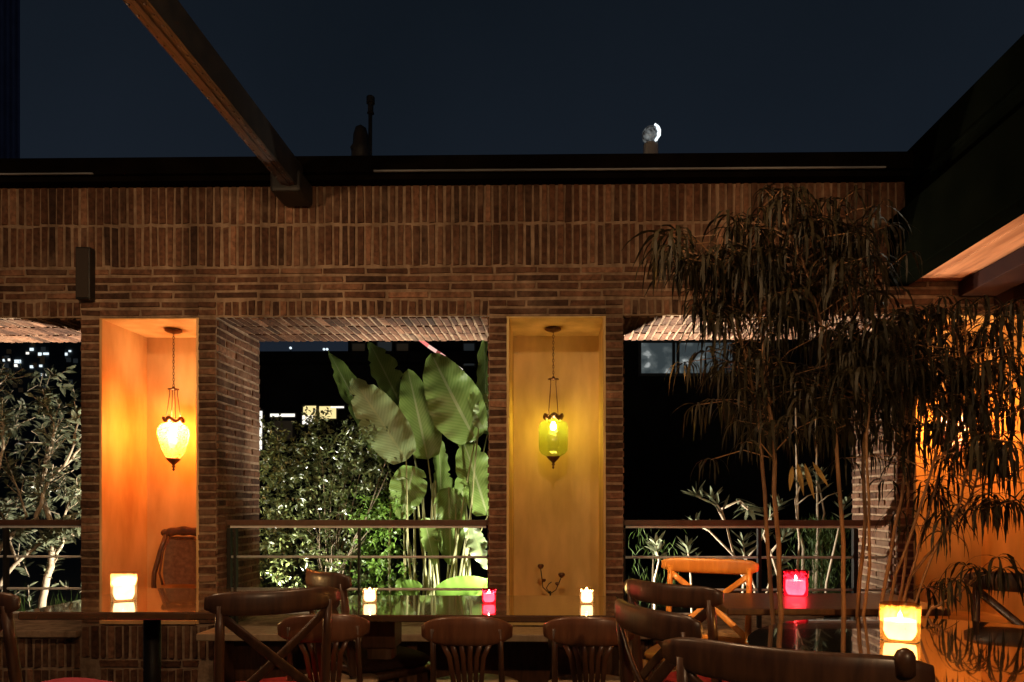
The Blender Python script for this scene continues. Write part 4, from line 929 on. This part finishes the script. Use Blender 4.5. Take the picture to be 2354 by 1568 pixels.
# window of the house next door (third opening)
nh = thing('next_door_house', 'dark rendered house wall with one grey window above the oleander', 'house', (P(1700, 1160, 13).x, 13, 0))
mb = MB(); a, b = P(1410, 1160, 13), P(2250, 600, 13)
wa, wb = P(1468, 865, 13), P(1692, 781, 13)
mb.box((a.x, 13, 0), (b.x, 16, wa.z)); mb.box((a.x, 13, wb.z), (b.x, 16, b.z)); mb.box((a.x, 13, wa.z+.0005), (wa.x, 16, wb.z-.0005)); mb.box((wb.x, 13, wa.z+.0005), (b.x, 16, wb.z-.0005)); mb.build('house_body', M['concrete'], nh)
mb = MB()
for x in (1468, 1546, 1556, 1685): q = P(x, 820, 12.97); mb.box((q.x, 12.97, wa.z), (q.x+.05, 13.03, wb.z))
mb.box((wa.x, 12.972, wa.z), (wb.x, 13.028, wa.z+.05)); mb.box((wa.x, 12.972, wb.z-.05), (wb.x, 13.028, wb.z)); wf = mb.build('window', M['black_steel'], nh)
def room_glass():
    m, t, b = newmat('dim_lit_window'); co = N(t, 'ShaderNodeTexCoord'); nz = N(t, 'ShaderNodeTexNoise'); nz.inputs['Scale'].default_value = 4.5; nz.inputs['Detail'].default_value = 6
    t.links.new(co.outputs['Object'], nz.inputs['Vector']); r = N(t, 'ShaderNodeValToRGB'); e = r.color_ramp.elements
    e[0].position = .45; e[0].color = (.035, .045, .048, 1); e[1].position = .78; e[1].color = (.55, .58, .56, 1); x = e.new(.62); x.color = (.085, .10, .10, 1)
    t.links.new(nz.outputs['Fac'], r.inputs[0]); t.links.new(r.outputs[0], b.inputs['Emission Color']); b.inputs['Emission Strength'].default_value = 1
    b.inputs['Base Color'].default_value = (.02, .025, .025, 1); b.inputs['Roughness'].default_value = .08
    return m
GLASS_DIM = room_glass()
mb = MB(); mb.box((wa.x, 13.06, wa.z), (wb.x, 13.08, wb.z)); mb.build('pane', GLASS_DIM, wf)
# apartment blocks on the slope with lights (first and middle opening)
def block(x0, x1, ytop, Y, label, lights):
    b = thing('apartment_block', label, 'building', (P((x0+x1)/2, 1160, Y).x, Y, 0), group=None)
    a, c = P(x0, 1160, Y), P(x1, ytop, Y); mb = MB(); mb.box((a.x, Y, 0), (c.x, Y+3, c.z)); mb.build('block_walls', mat('far_render', (.05, .06, .065), (.10, .115, .12), scale=.2, rough=.9), b)
    mb = MB(); mb.box((a.x-.3, Y-.3, c.z+.005), (c.x+.3, Y+3.3, c.z+.5)); mb.build('roof_slab', M['concrete'], b)
    for (lx, ly, wx, wy) in lights:
        mb = MB(); rectbox(mb, lx-wx/2, ly-wy/2, lx+wx/2, ly+wy/2, Y-.15, .1); mb.build('window', random.choice((L_COOL, L_WHITE, L_COOL)), b)
    for q in range(14):
        lx, ly = rnd(max(x0, -20)+6, min(x1, 182)-6), rnd(790, 900); mb = MB(); rectbox(mb, lx-5, ly-5, lx+5, ly+5, Y-.12, .08); mb.build('window', random.choice((L_DIM, L_DIMC, L_DIMC)), b)  # extra dim panes, added to brighten the dark block
block(28, 112, 755, 90, 'grey block dotted with white lit windows above the pale branched tree', [(72,795+8,8,6),(63,812,7,5),(40,831,14,8),(36,840,7,6),(91,814,7,7),(105,813,12,5),(72,843,7,6),(93,841,6,5),(92,861,7,5),(108,861,6,5)])
block(112, 188, 765, 95, 'narrower dim block with a stack of cool lit windows beside the pillar', [(124,808,10,5),(124,817,7,7),(135,819,9,4),(122,825,11,5),(124,833,9,5),(116,861,8,5),(148,814,12,6),(160,807,5,4)])
block(-90, 26, 760, 92, 'dim block partly outside the frame with a few lamps', [(8,828,4,5),(20,827,4,5),(18,858,5,4)])
block(715, 742, 822, 100, 'slender block with bright lamps on the hill above the bush', [(735,812+10,5,10),(738,806+20,7,4),(731,838,6,4)])
for i, (x, y) in enumerate(((668,800),(703,833),(745,803),(752,803),(810,815),(812,822),(915,862),(916,870),(965,846))):
    names = ['bright hill lamp alone in the blue gap', 'low hill lamp under the blue gap', 'upper lamp of the close pair left of the dark leaf', 'second lamp of the close pair by the dark leaf', 'lamp between the two dark back leaves', 'lower lamp between the two dark back leaves', 'lamp above the middle paddle leaf', 'lower lamp above the middle paddle leaf', 'lamp beside the slanted light tube']
    p = P(x, y, 60 if x < 800 else 30); s_ = p.y/F_PX*3.2
    o = thing('hill_lamp', names[i], 'lamp', (p.x, p.y, p.z-s_), group='street lamps on the hill'); mb = MB(); mb.lathe([(0, -s_), (s_*.8, -s_*.5), (s_, 0), (s_*.8, s_*.5), (0, s_)], p, k=10); mb.build('lamp_globe', L_COOL, o)
    mb = MB(); mb.tube([(p.x, p.y+s_*.3, p.z-s_), (p.x, p.y+s_*.3, 0)], s_*.35, k=6); mb.build('pole', M['black_steel'], o)
tw = thing('tower_block', 'dark bluish high rise with vertical fins rising above the roof edge', 'building', (P(-10, 1160, 140).x, 140, 0))
a, b = P(-260, 1160, 140), P(40, -120, 152); b.x = P(40, 400, 152).x; mb = MB(); mb.box((a.x, 140, 0), (b.x, 152, b.z)); mb.build('tower_walls', M['tower'], tw)
y = 140.4
while y < 151.8: mb = MB(); mb.box((b.x+.001, y, 0), (b.x+.5, y+.5, b.z)); mb.build('fin', M['tower'], tw); y += 1.6

# ------------------------------------------------------------------ garden lamps outside, added unseen lamps overhead
def garden_spot(x, y, z, aim, power, ang, label, col=(1, .92, .76)):
    t = thing('garden_spotlight', label, 'spotlight', (x, y, -.03), group='garden spotlights behind the wall')
    d = (V(aim)-V((x, y, z))).normalized()
    mb = MB(); mb.tube([V((x, y, z))-d*.10, V((x, y, z))-d*.02], .04, k=16); mb.build('lamp_body', M['black_steel'], t)
    mb = MB(); mb.tube([(x, y, -.03), (x, y, z-.05)], .01, k=8); mb.build('spike', M['black_steel'], t)
    light('beam', 'SPOT', V((x, y, z)), power, col, t, aim, .03, ang, .6)
garden_spot(-2.38, 5.30, .45, (-.75, 5.85, 1.85), 300, 80, 'low garden spotlight beside the small leaved bush', (1, .95, .80))
garden_spot(-.28, 5.36, .30, P(930, 1000, 6.2), 260, 104, 'low garden spotlight aimed at the paddle leaves', (1, .95, .80))
garden_spot(-2.62, 5.40, .35, P(60, 900, 6.0), 340, 140, 'low garden spotlight aimed at the pale branched tree')
garden_spot(.16, 5.38, .30, P(1700, 940, 6.0), 330, 128, 'low garden spotlight aimed at the oleander')
garden_spot(-2.70, 5.62, .9, (-3.5, 4.75, 2.39), 560, 62, 'garden spotlight aimed up at the brick soffit by the pale branched tree')
garden_spot(.22, 5.62, .9, (1.15, 4.74, 2.39), 620, 66, 'garden spotlight aimed up at the brick soffit by the oleander')
garden_spot(-.40, 5.62, .9, (-.95, 4.90, 2.39), 150, 40, 'garden spotlight aimed up at the brick soffit over the paddle leaves')
def pendant(x, y, z, power, label, col=(1, .63, .33)):  # unseen lamps added to fill wall and chairs with warm light
    t = thing('pendant_lamp', label, 'lamp', (x, y, z), group='pendant lamps over the terrace')
    mb = MB(); mb.tube([(x, y, z+.06), (x, y, 3.9)], .004, k=6); mb.build('cord', M['black_steel'], t)
    mb = MB(); mb.lathe([(.02, .07), (.06, .05), (.11, .0), (.115, -.005), (.06, .042), (.02, .062)], (x, y, z), k=24); mb.build('shade', M['black_steel'], t, smooth=True)
    light('bulb_glow', 'POINT', (x, y, z-.03), power, col, t, None, .05)
pendant(-2.2, 2.1, 2.95, 68, 'small dark pendant lamp over the table with the lone clear candle')
pendant(.0, 2.1, 2.95, 60, 'small dark pendant lamp over the long table')
pendant(.9, -.7, 2.25, 75, 'small dark pendant lamp behind the nearest chair')
def unseen_spot(p, aim, power, ang, label, col, top):
    t = thing('ceiling_spotlight', label, 'spotlight', p, group='spotlights over the terrace'); p = V(p); d = (V(aim)-p).normalized()
    mb = MB(); mb.tube([p-d*.12, p-d*.02], .035, k=16); mb.build('lamp_body', M['black_steel'], t)
    mb = MB(); mb.tube([p-d*.10, (p.x, p.y, top)], .006, k=6); mb.build('rod', M['black_steel'], t)
    light('beam', 'SPOT', p, power, col, t, aim, .03, ang, .4)
unseen_spot((.0, 2.3, 2.9), (.80, 3.80, .82), 340, 13, 'small spotlight aimed at the honey coloured chair', (1, .50, .14), 3.9)  # beam added to make the chair glow orange
unseen_spot((2.36, 1.1, 1.95), (2.28, 2.9, 2.58), 34, 80, 'small spotlight aimed up at the pine boards', (1, .42, .16), 2.58)
